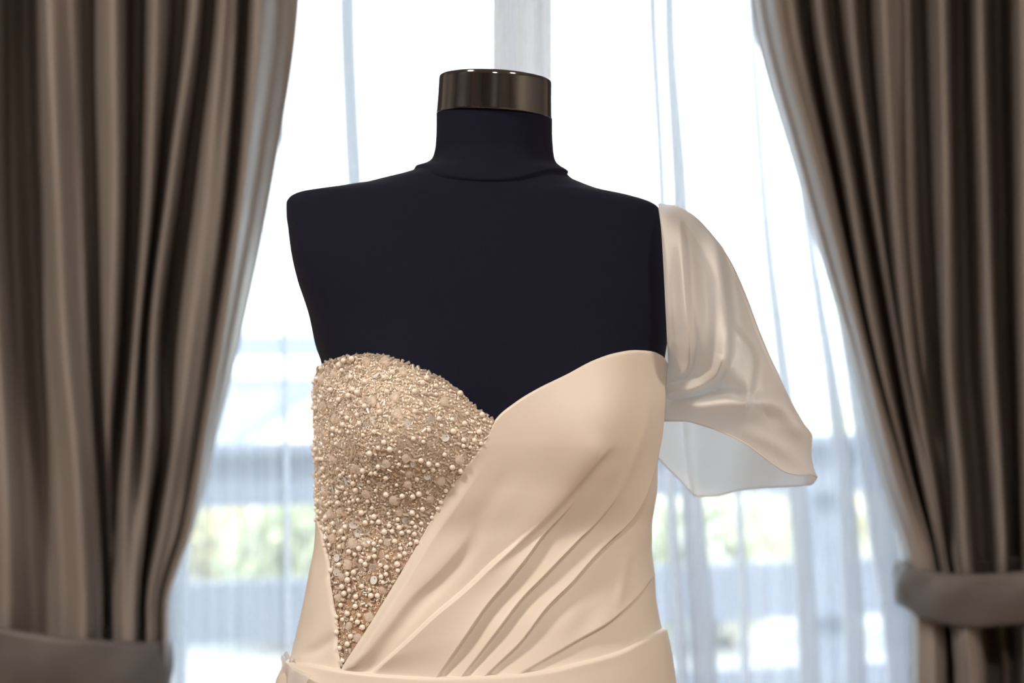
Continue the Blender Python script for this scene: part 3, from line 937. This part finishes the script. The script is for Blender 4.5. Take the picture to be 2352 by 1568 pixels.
# resample for about even px spacing
xs_, _y = proj(body(tf, np.full(tf.shape, 1250.0)))
cum = np.concatenate([[0], np.cumsum(np.abs(np.diff(xs_)) + 0.35 * np.abs(np.diff(tf)) * 300)])
tf = np.interp(np.linspace(0, cum[-1], NU - 46), cum, tf)
tcol = np.concatenate([tf, np.linspace(0.16, -0.9, 47)[1:]])
top = solve_row(tcol, T_drape, OFF_D)
bot = solve_row(tcol, B_waist, OFF_D)
side = tcol < 0.05
iS = np.argmax(side)
top = np.where(side, top[iS] + (tcol[iS] - tcol) * 40, top)
bot = np.where(side, bot[iS] + (tcol[iS] - tcol) * 30, bot)
bot = np.maximum(bot, top + 1.0) + 6
tv = np.linspace(0, 1, NV)
tv = tv ** 1.08
RR = top[:, None] + (bot - top)[:, None] * tv[None]
base, _n = body_off(tcol[:, None] + 0 * RR, RR, OFF_D)
bx, by = proj(base)
H = drape_height(bx, by)
H *= sstep(-0.35, 0.02, tcol)[:, None]
dist_top = (RR - top[:, None])
roll = np.minimum(dist_top, 9.0) / 9.0
edge = -0.0034 * (1 - np.sqrt(np.clip(1 - (1 - roll) ** 2, 0, 1)))
H = relax(H, 1) + 0.0074 * sstep(1030, 1180, by) * sstep(820, 900, by) * sstep(-0.35, 0.02, tcol)[:, None] * (0.35 + 0.65 * sstep(1.0, 0.62, tv))[None] * sstep(4, 60, by - pchip(np.clip(bx, 700, 1600), *T_drape))
H = H * (0.45 + 0.55 * sstep(1.0, 0.80, tv))[None]
H = np.where(H < -0.0020, -0.0020 + (H + 0.0020) * .25, H)
DP, DN = body_off(tcol[:, None] + 0 * RR, RR, OFF_D + H + edge)
# split into the front drape, the layer under it and the hip fold, along their own folded edges
fq = grid_faces(NU, NV)
fx = bx.reshape(-1)[fq].mean(1); fyy = by.reshape(-1)[fq].mean(1)
d4, s4 = seg_dist(fx, fyy, PL['p4']); d5, s5 = seg_dist(fx, fyy, PL['p5'])
below4 = ((d4 < -2) & (fyy > 850)) | (tcol[fq[:, 0] // NV] < 0.0)
below5 = below4 & (((d5 < -2) & (fyy > 1318)) & (fx > 1150))
V = DP.reshape(-1, 3)


def sub(name, mask, mat, th=0.0012):
    f = fq[mask]
    ids = np.unique(f); rm = -np.ones(len(V), int); rm[ids] = np.arange(len(ids))
    o = link(name, mesh_np(name, V[ids], rm[f][:, ::-1]), mat, dress)
    return o


drape = sub('front_drape', ~below4, M['satin'])
sub('side_drape', below4 & ~below5, M['satin'])
sub('hip_fold', below5, M['satin'])

# back of the bodice
tb = np.linspace(-0.75, -PI + 0.40, 90)
rb = np.linspace(0, 1, 60)
tpb = 905 + 25 * np.sin((tb + 0.75) / (-PI + 1.15) * PI)
RRb = tpb[:, None] + (1545 - tpb)[:, None] * rb[None]
Pb, _ = body_off(tb[:, None] + 0 * RRb, RRb, 0.0040 + 0.0006 * np.sin(RRb * .05 + tb[:, None] * 6))
link('back_bodice', mesh_np('back_bodice', Pb.reshape(-1, 3), grid_faces(90, 60, flip=True)), M['satin'], dress)

# left satin side panel
J = ([1175, 1195, 1210, 1240, 1275, 1310, 1360, 1400, 1440, 1480, 1505, 1532, 1560], [726, 730, 736, 743, 753, 756, 763, 772, 771, 778, 779, 786, 800])
rs = np.linspace(1186, 1548, 150)
yj = rs  # near the silhouette rows equal photo y closely
OFF_S = 0.0052
thJ = th_of_px(pchip(rs, *J), rs, OFF_S)
us = np.linspace(0, 1, 90)
THs = thJ[:, None] * (1 - us[None]) + (PI + 0.75) * us[None]
RS = rs[:, None] + 0 * THs
b0, _ = body_off(THs, RS, OFF_S)
sx, sy = proj(b0)
hs_ = np.zeros(sx.shape)
for pts, A, w in (([(772, 1300), (735, 1370), (705, 1440)], .0016, 12), ([(775, 1450), (730, 1490), (690, 1510)], -.0036, 14), ([(742, 1230), (722, 1300), (712, 1380)], .0008, 8)):
    d, s = seg_dist(sx, sy, smooth_poly(pts, 20)); hs_ += A * np.exp(-(d / w) ** 2) * np.sin(PI * np.clip(s, 0, 1))
roll = np.clip(us / 0.035, 0, 1)
edge = -0.0024 * (1 - np.sqrt(np.clip(1 - (1 - roll) ** 2, 0, 1)))[None]
Ps, _ = body_off(THs, RS, OFF_S + hs_ + edge + 0.0035 * sstep(1500, 1186, RS) * 0)
link('side_panel', mesh_np('side_panel', Ps.reshape(-1, 3), grid_faces(150, 90, flip=False)), M['satin'], dress)

# skirt: from the waist seam down to the floor
OFF_K = 0.0100
tk = np.linspace(0, 2 * PI, 300, endpoint=False)
topk = solve_row(np.where(tk < PI, tk, PI), B_waist, OFF_K)
iL, iR = np.argmin(np.abs(tk - PI)), 0
bk = tk > PI
fb = (tk - PI) / PI
topk = np.where(bk, topk[iL] * (1 - fb) + topk[0] * fb, topk)
vk = np.concatenate([np.linspace(0, 0.06, 40), np.linspace(0.065, 1, 50)])
RK = topk[:, None] + (3529 - topk)[:, None] * vk[None]
dt = RK - topk[:, None]
fold = 0.030 * np.sin(tk * 13)[:, None] * sstep(60, 1500, dt) + 0.012 * np.sin(tk * 29 + 1)[:, None] * sstep(100, 1500, dt)
leftb = np.exp(-((tk - PI) / 0.55) ** 2)[:, None]
offk = OFF_K + 0.003 * leftb * sstep(4, 50, dt) + fold + 0.0006 * np.sin(tk * 5)[:, None] * sstep(0, 30, dt)
roll = np.minimum(dt, 9) / 9
offk = offk - 0.0065 * (1 - np.sqrt(np.clip(1 - (1 - roll) ** 2, 0, 1)))
Pk, _ = body_off(tk[:, None] + 0 * RK, RK, offk)
link('skirt', mesh_np('skirt', Pk.reshape(-1, 3), grid_faces(300, len(vk), wrap_u=True)), M['satin'], dress)

# ---------------------------------------------------------------- sleeve
vL = [0, .04, .12, .28, .48, .64, .72, .80, 1.0]
Lx = [1511, 1513, 1518, 1523, 1528, 1532, 1534, 1527, 1520]
Ly = [468, 482, 522, 600, 700, 780, 830, 868, 966]
LYf = [-.006, -.028, -.056, -.070, -.074, -.056, -.022, .004, .010]
LYb = [.000, .020, .050, .070, .080, .082, .080, .072, .055]
LxB = [1511, 1514, 1522, 1528, 1530, 1528, 1524, 1515, 1496]
LyB = [468, 482, 522, 600, 700, 790, 850, 900, 1030]
vR = [0, .05, .12, .20, .30, .40, .50, .60, .70, .80, .86, .92, .96, 1.0]
Rx = [1515, 1545, 1586, 1632, 1680, 1716, 1748, 1782, 1815, 1846, 1866, 1864, 1867, 1877]
Ry = [467, 470, 488, 532, 600, 680, 765, 845, 915, 970, 1002, 1040, 1066, 1095]
RY = 0.02
hu = np.linspace(0, 1, 11)
HFx = [1520, 1570, 1617, 1662, 1708, 1745, 1776, 1806, 1836, 1860, 1877]
HFy = [966, 966, 977, 993, 1016, 1042, 1066, 1084, 1090, 1089, 1095]
HBx = [1496, 1525, 1560, 1586, 1604, 1640, 1700, 1760, 1820, 1862, 1877]
HBy = [1030, 1065, 1100, 1128, 1140, 1139, 1125, 1119, 1116, 1112, 1095]
SF = {k: smooth_poly(v, 36) for k, v in {
    'a': [(1560, 500), (1566, 570), (1571, 650), (1577, 730), (1584, 800), (1583, 836), (1568, 858), (1540, 866)],
    'b': [(1632, 520), (1650, 580), (1661, 660), (1670, 745), (1668, 810), (1648, 858), (1608, 886), (1560, 899), (1530, 902)],
    'c': [(1674, 742), (1700, 775), (1724, 806), (1730, 834), (1726, 872), (1716, 925)],
    'd': [(1540, 922), (1620, 926), (1700, 923), (1768, 922), (1800, 932), (1836, 968), (1866, 1004)],
    'dv': [(1535, 908), (1600, 912), (1680, 895), (1712, 905), (1760, 900)],
    'e': [(1662, 815), (1650, 850), (1644, 885)],
    'v1': [(1545, 560), (1550, 680), (1556, 780), (1560, 830)],
    'v2': [(1600, 540), (1612, 650), (1622, 740), (1618, 810), (1590, 860)],
    'v3': [(1700, 640), (1722, 740), (1755, 830), (1790, 890)],
    'f': [(1700, 990), (1760, 1010), (1810, 1040), (1850, 1076)],
}.items()}


def sleeve_fold(px, py):
    h = np.zeros(px.shape)
    for k, A, wp, wn in (('a', .018, 22, 7), ('b', .030, 32, 9), ('c', .016, 26, 7), ('e', .005, 12, 7)):
        d, s = seg_dist(px, py, SF[k])
        f = sstep(-.02, .16, s) * (1 - .45 * sstep(.85, 1.0, s))
        h += f * A * np.where(d > 0, 1 / (1 + (d / wp) ** 2) ** 1.5, np.exp(-(d / wn) ** 2))
        h -= f * A * .30 * np.exp(-((d + 2.0 * wn) / (1.3 * wn)) ** 2)
    d, s = seg_dist(px, py, SF['d'])
    h += .022 * np.exp(-(d / np.where(d > 0, 30, 24)) ** 2) * sstep(-.02, .14, s) * (1 - .5 * sstep(.85, 1.0, s))
    for k, A, w in (('dv', -.013, 13), ('v1', -.007, 14), ('v2', -.009, 20), ('v3', -.014, 38), ('f', .004, 16)):
        d, s = seg_dist(px, py, SF[k])
        h += A * np.exp(-(d / w) ** 2) * np.sin(PI * np.clip(s, 0.02, .98)) ** .6
    return h


NS, MS = 190, 230
u = np.linspace(0, 1, NS)[:, None]; v = np.linspace(0, 1, MS)[None]


def sheet(front):
    lx, ly, lY = (Lx, Ly, LYf) if front else (LxB, LyB, LYb)
    hx, hy = (HFx, HFy) if front else (HBx, HBy)
    LX = pchip(v, vL, lx); LY = pchip(v, vL, ly); LZ = pchip(v, vL, lY)
    RXx = pchip(v, vR, Rx); RYy = pchip(v, vR, Ry)
    X = LX * (1 - u) + RXx * u; Yp = LY * (1 - u) + RYy * u
    e = pchip(u, hu, hx) - (lx[-1] * (1 - u) + Rx[-1] * u)
    f = pchip(u, hu, hy) - (ly[-1] * (1 - u) + Ry[-1] * u)
    w = v ** 2.6
    X = X + e * w; Yp = Yp + f * w
    dep = LZ * (1 - u) + RY * u
    arch = np.sin(PI * np.clip(u, 0, 1) ** 0.85) ** 0.75
    # steep near the outer silhouette so that the puff rounds off
    arch = np.maximum(arch, np.sqrt(np.clip(1 - ((u - .5) / .5) ** 2, 0, 1)) * .9)
    if front:
        B = pchip(v, [0, .1, .3, .6, .85, 1], [0.0, .022, .040, .052, .056, .050])
        dep = dep - B * arch
        hh = sleeve_fold(X, Yp) * sstep(0, .06, u) * sstep(1.0, .93, u)
        dep = dep - hh
    else:
        B = pchip(v, [0, .1, .3, .6, .85, 1], [0.0, .02, .04, .055, .06, .055])
        dep = dep + B * arch
        d, s = seg_dist(X, Yp, smooth_poly([(1560, 800), (1570, 900), (1574, 985), (1580, 1060), (1592, 1128)], 24))
        dep = dep + .010 * sstep(-7, 7, -d) * sstep(.5, .8, v) - .004 * np.exp(-(d / 9) ** 2) * sstep(.5, .8, v)
        dep = dep + .004 * np.sin(X * .035 + Yp * .01) * sstep(.3, .8, v) * arch
    return px3(X, Yp, dep)


Pf = sheet(True); Pk2 = sheet(False)
Vf = Pf.reshape(-1, 3); Vb = Pk2.reshape(-1, 3)
Ff = grid_faces(NS, MS); Fb = grid_faces(NS, MS)[:, ::-1] + len(Vf)
Vs = np.concatenate([Vf, Vb])
# weld the two halves along the outer line
idx = np.arange(len(Vs)); outer = (NS - 1) * MS + np.arange(MS)
idx[len(Vf) + outer] = outer
Fs = idx[np.concatenate([Ff, Fb])]
slv = link('sleeve', mesh_np('sleeve', Vs, Fs), M['satin_sleeve'], dress)
slv['label'] = 'puffed satin cap sleeve open at the bottom'
# narrow rolled hem along the sleeve opening
for nm, Pe in (('sleeve_hem', Pf[:, -1]), ('sleeve_hem', Pk2[:, -1])):
    pts = [Vector(p) for p in Pe[::4]]
    MB().tube(pts, 0.0009, 6).build(nm, M['satin_sleeve'], dress, True)

# ---------------------------------------------------------------- beaded panel
T_bead = ([690, 716, 748, 770, 800, 850, 900, 960, 1010, 1060, 1100, 1140, 1160], [900, 868, 838, 827, 820, 817, 825, 848, 871, 906, 943, 970, 985])
OFF_B = 0.0016
th_r = float(th_of_px(np.array([1141.0]), np.array([975.0]), OFF_B)[0])
NB, MBn = 200, 170
tc_ = np.concatenate([np.linspace(th_r, PI - 0.1, NB - 40), np.linspace(PI - 0.1, PI + 0.55, 41)[1:]])
topb = solve_row(tc_, T_bead, OFF_B)
sd = tc_ > PI - 0.06
i0 = np.argmax(sd)
topb = np.where(sd, topb[i0] + (tc_ - tc_[i0]) * 45, topb)
botb = np.full(tc_.shape, 1542.0)
tq = np.linspace(0, 1, MBn)
RB = topb[:, None] + (botb - topb)[:, None] * tq[None]
PB, NBm = body_off(tc_[:, None] + 0 * RB, RB, OFF_B)
qx, qy = proj(PB)
uvb = np.stack([(qx - 700) / 800, 1 - (qy - 800) / 800], -1)
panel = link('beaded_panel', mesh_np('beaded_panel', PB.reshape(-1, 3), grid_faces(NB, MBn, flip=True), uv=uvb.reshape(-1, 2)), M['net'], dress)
panel['label'] = 'beige tulle bust panel sewn with glass beads and pearls'

# --- bead meshes
import bmesh


def bead_sphere(name, mat, seg=12, rings=8, squash=1.0):
    bm = bmesh.new(); bmesh.ops.create_uvsphere(bm, u_segments=seg, v_segments=rings, radius=1)
    for v_ in bm.verts: v_.co.z *= squash
    me = bpy.data.meshes.new(name); bm.to_mesh(me); bm.free()
    me.materials.append(mat); me.polygons.foreach_set('use_smooth', [True] * len(me.polygons))
    return me


def tube_arrays(n_out=8, core=True, r_core=0.40):
    """unit tube bead along x: outer radius 1, half length 1 (scaled per bead), with a bright core"""
    V = []; Fq = []; mi = []
    ang = [2 * PI * k / n_out for k in range(n_out)]
    prof = [(-1.0, 0.62), (-1.0, 0.9), (-0.9, 1.0), (0.9, 1.0), (1.0, 0.9), (1.0, 0.62)]
    for x, r_ in prof:
        for a in ang: V.append((x, r_ * math.cos(a), r_ * math.sin(a)))
    for i in range(len(prof) - 1):
        for k in range(n_out):
            k2 = (k + 1) % n_out
            Fq.append((i * n_out + k, i * n_out + k2, (i + 1) * n_out + k2, (i + 1) * n_out + k)); mi.append(0)
    if core:
        b = len(V); nc = 4
        for x in (-0.92, 0.92):
            for k in range(nc):
                a = 2 * PI * k / nc + .4; V.append((x, r_core * math.cos(a), r_core * math.sin(a)))
        for k in range(nc):
            k2 = (k + 1) % nc
            Fq.append((b + k, b + k2, b + nc + k2, b + nc + k)); mi.append(1)
    return np.array(V), np.array(Fq), np.array(mi)


def tube_mesh(name, core_mat, glass):
    V, Fq, mi = tube_arrays()
    me = mesh_np(name, V, Fq, mat_idx=mi)
    me.materials.append(glass); me.materials.append(core_mat)
    sm = [True] * 40 + [False] * (len(Fq) - 40)
    me.polygons.foreach_set('use_smooth', sm[:len(me.polygons)])
    return me


def crystal_mesh():
    """faceted rondelle"""
    bm = bmesh.new()
    n_ = 10; rings = []
    for z_, r_, o_ in ((-.78, .42, 0), (-.38, .92, .5), (.0, 1.0, 0), (.38, .92, .5), (.78, .42, 0)):
        rings.append([bm.verts.new((r_ * math.cos(2 * PI * (k + o_) / n_), r_ * math.sin(2 * PI * (k + o_) / n_), z_)) for k in range(n_)])
    for i in range(4):
        A, B_ = rings[i], rings[i + 1]
        for k in range(n_):
            if i % 2 == 0:
                bm.faces.new((A[k], A[(k + 1) % n_], B_[k])); bm.faces.new((A[(k + 1) % n_], B_[(k + 1) % n_], B_[k]))
            else:
                bm.faces.new((A[k], B_[(k + 1) % n_], B_[k])); bm.faces.new((A[k], A[(k + 1) % n_], B_[(k + 1) % n_]))
    bm.faces.new(rings[0][::-1]); bm.faces.new(rings[4])
    me = bpy.data.meshes.new('crystal_bead'); bm.to_mesh(me); bm.free()
    me.materials.append(M['crystal'])
    return me


def sequin_mesh():
    bm = bmesh.new(); n_ = 16
    o = [bm.verts.new((math.cos(2 * PI * k / n_), math.sin(2 * PI * k / n_), .06)) for k in range(n_)]
    o2 = [bm.verts.new((math.cos(2 * PI * k / n_), math.sin(2 * PI * k / n_), .0)) for k in range(n_)]
    i_ = [bm.verts.new((.42 + .14 * math.cos(2 * PI * k / n_), .14 * math.sin(2 * PI * k / n_), .02)) for k in range(n_)]
    for k in range(n_):
        k2 = (k + 1) % n_
        bm.faces.new((o[k], o[k2], i_[k2], i_[k])); bm.faces.new((o2[k], o2[k2], o[k2], o[k]))
    me = bpy.data.meshes.new('sequin'); bm.to_mesh(me); bm.free(); me.materials.append(M['sequin'])
    return me


def ring_mesh():
    bm = bmesh.new(); n_, m_ = 12, 6
    vv = [[bm.verts.new(((.68 + .32 * math.cos(2 * PI * j / m_)) * math.cos(2 * PI * k / n_), (.68 + .32 * math.cos(2 * PI * j / m_)) * math.sin(2 * PI * k / n_), .36 * math.sin(2 * PI * j / m_))) for j in range(m_)] for k in range(n_)]
    for k in range(n_):
        for j in range(m_):
            bm.faces.new((vv[k][j], vv[(k + 1) % n_][j], vv[(k + 1) % n_][(j + 1) % m_], vv[k][(j + 1) % m_]))
    me = bpy.data.meshes.new('seed_bead'); bm.to_mesh(me); bm.free(); me.materials.append(M['bead_milk'])
    me.polygons.foreach_set('use_smooth', [True] * len(me.polygons))
    return me


ME = {'pearl': bead_sphere('pearl', M['pearl']), 'bug_s': tube_mesh('bugle_bead', M['silver'], M['bead_glass']), 'bug_g': tube_mesh('bugle_bead', M['gold'], M['bead_glass']),
      'crystal': crystal_mesh(), 'sequin': sequin_mesh(), 'ring': ring_mesh()}

# --- candidate places, even over the cloth
diag_x, diag_y = np.array(T_drape[0], float), np.array(T_drape[1], float)
rb_ = np.random.default_rng(21)
NC = 90000
# cell areas for even sampling
e1 = np.linalg.norm(np.cross(PB[1:, :-1] - PB[:-1, :-1], PB[:-1, 1:] - PB[:-1, :-1]), axis=-1)
pr = (e1 / e1.sum()).ravel()
cell = rb_.choice(len(pr), NC, p=pr)
ci, cj = np.divmod(cell, MBn - 1)
fu, fv = rb_.random(NC), rb_.random(NC)


def bil(A):
    return (A[ci, cj] * ((1 - fu) * (1 - fv))[:, None] + A[ci + 1, cj] * (fu * (1 - fv))[:, None] + A[ci, cj + 1] * ((1 - fu) * fv)[:, None] + A[ci + 1, cj + 1] * (fu * fv)[:, None])


CP = bil(PB); CN = bil(NBm); CN /= np.linalg.norm(CN, axis=1)[:, None]
cxp, cyp = proj(CP)
# keep what lies left of the satin edge and right of the side panel
ok = cyp < pchip(np.clip(cxp, 700, 1137), T_drape[0], T_drape[1]) - 1.0
ok &= ~((cyp > 1190) & (cxp < pchip(cyp, *J) + 2.0))
ok &= ~((cyp > 1196) & (CN[:, 1] > -0.05))
ok &= cyp > 800
CP, CN, cxp, cyp = CP[ok], CN[ok], cxp[ok], cyp[ok]
CT = np.cross(CN, rb_.normal(size=CN.shape)); CT /= np.linalg.norm(CT, axis=1)[:, None]
cand = np.arange(len(CP))


class HashGrid:
    def __init__(self, c=0.006): self.c = c; self.g = {}

    def near(self, p, r, fac):
        k = tuple(int(math.floor(q / self.c)) for q in p)
        for i in range(k[0] - 1, k[0] + 2):
            for j in range(k[1] - 1, k[1] + 2):
                for l in range(k[2] - 1, k[2] + 2):
                    for q, rq in self.g.get((i, j, l), ()):
                        dx = p[0] - q[0]; dy = p[1] - q[1]; dz = p[2] - q[2]
                        if dx * dx + dy * dy + dz * dz < ((r + rq) * fac) ** 2: return True
        return False

    def add(self, p, r):
        self.g.setdefault(tuple(int(math.floor(q / self.c)) for q in p), []).append((p, r))


HG = HashGrid(0.012)
beads = []   # kind, point, normal, tangent, size, lift


def scatter(kind, want, rad, fac, accept=None, tries=None, lift=1.0):
    got = 0
    order = rb_.permutation(cand)
    for i in order[:tries]:
        if got >= want: break
        y = cyp[i]
        if accept is not None and rb_.random() > accept(cxp[i], y): continue
        r = rad(y)
        p = tuple(CP[i])
        if HG.near(p, r, fac): continue
        HG.add(p, r)
        beads.append((kind, CP[i], CN[i], CT[i], r, lift)); got += 1
    return got


mm = 1.0 / S0      # one photo pixel in metres
# crystals, sequins, pearls first (they are the largest), then tubes and rings between them
n_cr = scatter('crystal', 62, lambda y: rb_.uniform(8.0, 11.5) * mm, 1.5, lift=0.75)
n_sq = scatter('sequin', 30, lambda y: rb_.uniform(7.5, 10.0) * mm, 1.1, lambda x, y: 0.35 if y < 1000 else 1.0, lift=0.35)
n_p1 = scatter('pearl', 300, lambda y: rb_.uniform(4.6, 6.9) * mm, 1.05, lambda x, y: 0.35 if y < 1080 else 1.0, lift=1.0)
n_b1 = scatter('bugle', 300, lambda y: rb_.uniform(5.2, 6.4) * mm, 0.72, lambda x, y: 1.0 if y < 1150 else 0.25, lift=0.95)
n_r1 = scatter('ring', 130, lambda y: rb_.uniform(3.4, 4.3) * mm, 0.9, lambda x, y: 0.0 if y < 1150 else 1.0, lift=0.4)
n_ind = len(beads)


def dens(x, y):
    return 1.0 if y < 1130 else max(0.05, 1.0 - (y - 1130) / 150)


n_p2 = scatter('pearl_s', 800, lambda y: rb_.uniform(2.8, 4.2) * mm, 0.95, dens, lift=1.0)
n_b2 = scatter('bugle_s', 3200, lambda y: rb_.uniform(4.0, 5.4) * mm, 0.62, dens, tries=45000, lift=0.7)
n_m2 = scatter('milk_s', 1700, lambda y: rb_.uniform(2.8, 4.0) * mm, 0.62, dens, tries=45000, lift=0.4)
# a row of tubes along the upper hem
ti = np.arange(0, NB - 18)
acc = 0.0; lastp = PB[0, 0]
for i in ti:
    acc = np.linalg.norm(PB[i, 0] - lastp)
    if acc > 8.6 * mm:
        lastp = PB[i, 0]
        tg = PB[min(i + 1, NB - 1), 0] - PB[i - 1 if i else 0, 0]; tg = tg / max(np.linalg.norm(tg), 1e-9)
        q = tg * rb_.uniform(.5, 1) + rb_.normal(size=3) * .35
        q -= NBm[i, 0] * (q @ NBm[i, 0]); q /= np.linalg.norm(q)
        beads.append(('bugle_hem', PB[i, 0] + np.array([0, 0, rb_.uniform(-1, 2.5) * mm]), NBm[i, 0], q, rb_.uniform(5, 6.2) * mm, 0.8))

SX = {'crystal': 'crystal', 'sequin': 'sequin', 'pearl': 'pearl', 'ring': 'ring'}
NAME = {'crystal': 'crystal_bead', 'sequin': 'sequin', 'pearl': 'pearl', 'bugle': 'bugle_bead', 'bugle_hem': 'bugle_bead', 'ring': 'seed_bead'}
pl = Vector((0, 0, 0)); pp = panel
while pp is not None: pl += pp.location; pp = pp.parent
fillV, fillF, fillM = [], [], []
nV = 0
tV, tF, tM = tube_arrays(6, True)
bm = bmesh.new(); bmesh.ops.create_icosphere(bm, subdivisions=1, radius=1)
sV = np.array([v_.co[:] for v_ in bm.verts]); sF = np.array([[v_.index for v_ in f_.verts] for f_ in bm.faces]); bm.free()
triV, triF, triM = [], [], []
nT = 0
for kind, p, nrm, tan, r, lift in beads:
    if kind in NAME:
        nv_, tv_ = Vector(nrm), Vector(tan)
        if kind in ('bugle', 'bugle_hem'):
            rad = r * rb_.uniform(.58, .72); sc = Vector((r, rad, rad)); me = ME['bug_g'] if rb_.random() < .16 else ME['bug_s']
            tv_ = (tv_ + nv_ * rb_.normal() * .18).normalized(); hgt = rad * (0.9 + rb_.random() * .9)
            X_, Z_ = tv_, nv_
        elif kind == 'crystal':
            sc = Vector((r, r, r * .86)); me = ME['crystal']; X_ = tv_; Z_ = (nv_ + Vector(rb_.normal(size=3)) * .25).normalized(); hgt = r * .62
        elif kind == 'sequin':
            sc = Vector((r, r, r)); me = ME['sequin']; X_ = tv_; Z_ = (nv_ + Vector(rb_.normal(size=3)) * .28).normalized(); hgt = 3.6 * mm
        elif kind == 'ring':
            sc = Vector((r, r, r)); me = ME['ring']; X_ = tv_; Z_ = (nv_ + Vector(rb_.normal(size=3)) * .3).normalized(); hgt = r * .4
        else:
            sc = Vector((r, r, r)); me = ME['pearl']; X_ = tv_; Z_ = nv_; hgt = r * (0.8 + .5 * rb_.random())
        Y_ = Z_.cross(X_).normalized(); X_ = Y_.cross(Z_).normalized()
        Rm = Matrix((X_, Y_, Z_)).transposed()
        o = bpy.data.objects.new(NAME[kind], me); C.objects.link(o); o.parent = panel
        o.matrix_local = Matrix.Translation(Vector(p) + nv_ * hgt - pl) @ Rm.to_4x4() @ Matrix.Diagonal((*sc, 1))
    else:
        n3 = np.asarray(nrm); t3 = np.asarray(tan)
        if kind == 'bugle_s':
            t3 = t3 + n3 * rb_.normal() * .25; t3 /= np.linalg.norm(t3)
            b3 = np.cross(n3, t3); b3 /= np.linalg.norm(b3); n4 = np.cross(t3, b3)
            rad = r * rb_.uniform(.56, .74)
            c = p + n3 * rad * rb_.uniform(.5, 1.5)
            L = tV[:, :1] * t3 * r + tV[:, 1:2] * b3 * rad + tV[:, 2:3] * n4 * rad + c
            core = 2 if rb_.random() < .14 else 1
            gl = 0 if rb_.random() < .8 else 3
            fillV.append(L); fillF.append(tF + nV); fillM.append(np.where(tM == 1, core, gl)); nV += len(L)
        else:
            c = p + n3 * r * (0.9 if kind == 'pearl_s' else .35)
            L = sV * r * (1 if kind == 'pearl_s' else np.array([1, 1, .9])) + c
            triV.append(L); triF.append(sF + nT); triM.append(np.full(len(sF), 0 if kind == 'pearl_s' else 1)); nT += len(L)
o = link('bead_filling', mesh_np('bead_filling', np.concatenate(fillV), np.concatenate(fillF), np.concatenate(fillM)), [M['bead_glass'], M['silver'], M['gold'], M['bead_milk']], panel)
o['kind'] = 'stuff'
o = link('seed_filling', mesh_np('seed_filling', np.concatenate(triV), np.concatenate(triF), np.concatenate(triM)), [M['pearl'], M['bead_milk']], panel)
o['kind'] = 'stuff'

# ---------------------------------------------------------------- clear organza ruffle at the left hip
def ruffle(name, pts, wid, amp, freq, seed, up):
    r = np.random.default_rng(seed)
    n_, m_ = 90, 12
    pts = np.asarray(pts, float)
    t = np.linspace(0, 1, n_)
    k = np.linspace(0, 1, len(pts))
    cpx, cpy, cY = (pchip(t, k, pts[:, i]) for i in range(3))
    w = np.linspace(0, 1, m_)
    ph = freq * 2 * PI * t + 0.6 * np.sin(t * 9 + seed)
    P = np.zeros((n_, m_, 3))
    for j, q in enumerate(w):
        b = px3(cpx + up[0] * wid * q + amp * 260 * q * np.sin(ph) * .3, cpy + up[1] * wid * q * (1 + .15 * np.sin(ph * 1.7)) * (1 - .8 * t ** 3), cY)
        b[:, 1] += -amp * (0.25 + q) * np.cos(ph) - .002
        P[:, j] = b
    o = link(name, mesh_np(name, P.reshape(-1, 3), grid_faces(n_, m_)), M['organza'], dress)
    solidify(o, 0.0004, 0)
    return o


o = ruffle('organza_ruffle', [(650, 1508, -.030), (660, 1524, -.048), (686, 1538, -.074), (716, 1548, -.092)], 150, .0045, 2.3, 2, (-.12, 1))
o['label'] = 'clear gathered organza ruffle at the hip'
ruffle('organza_ruffle', [(652, 1528, -.005), (656, 1518, -.025), (664, 1512, -.042), (674, 1514, -.055)], 20, .003, 2.0, 4, (-.25, -1))['label'] = 'small upright organza ruffle'
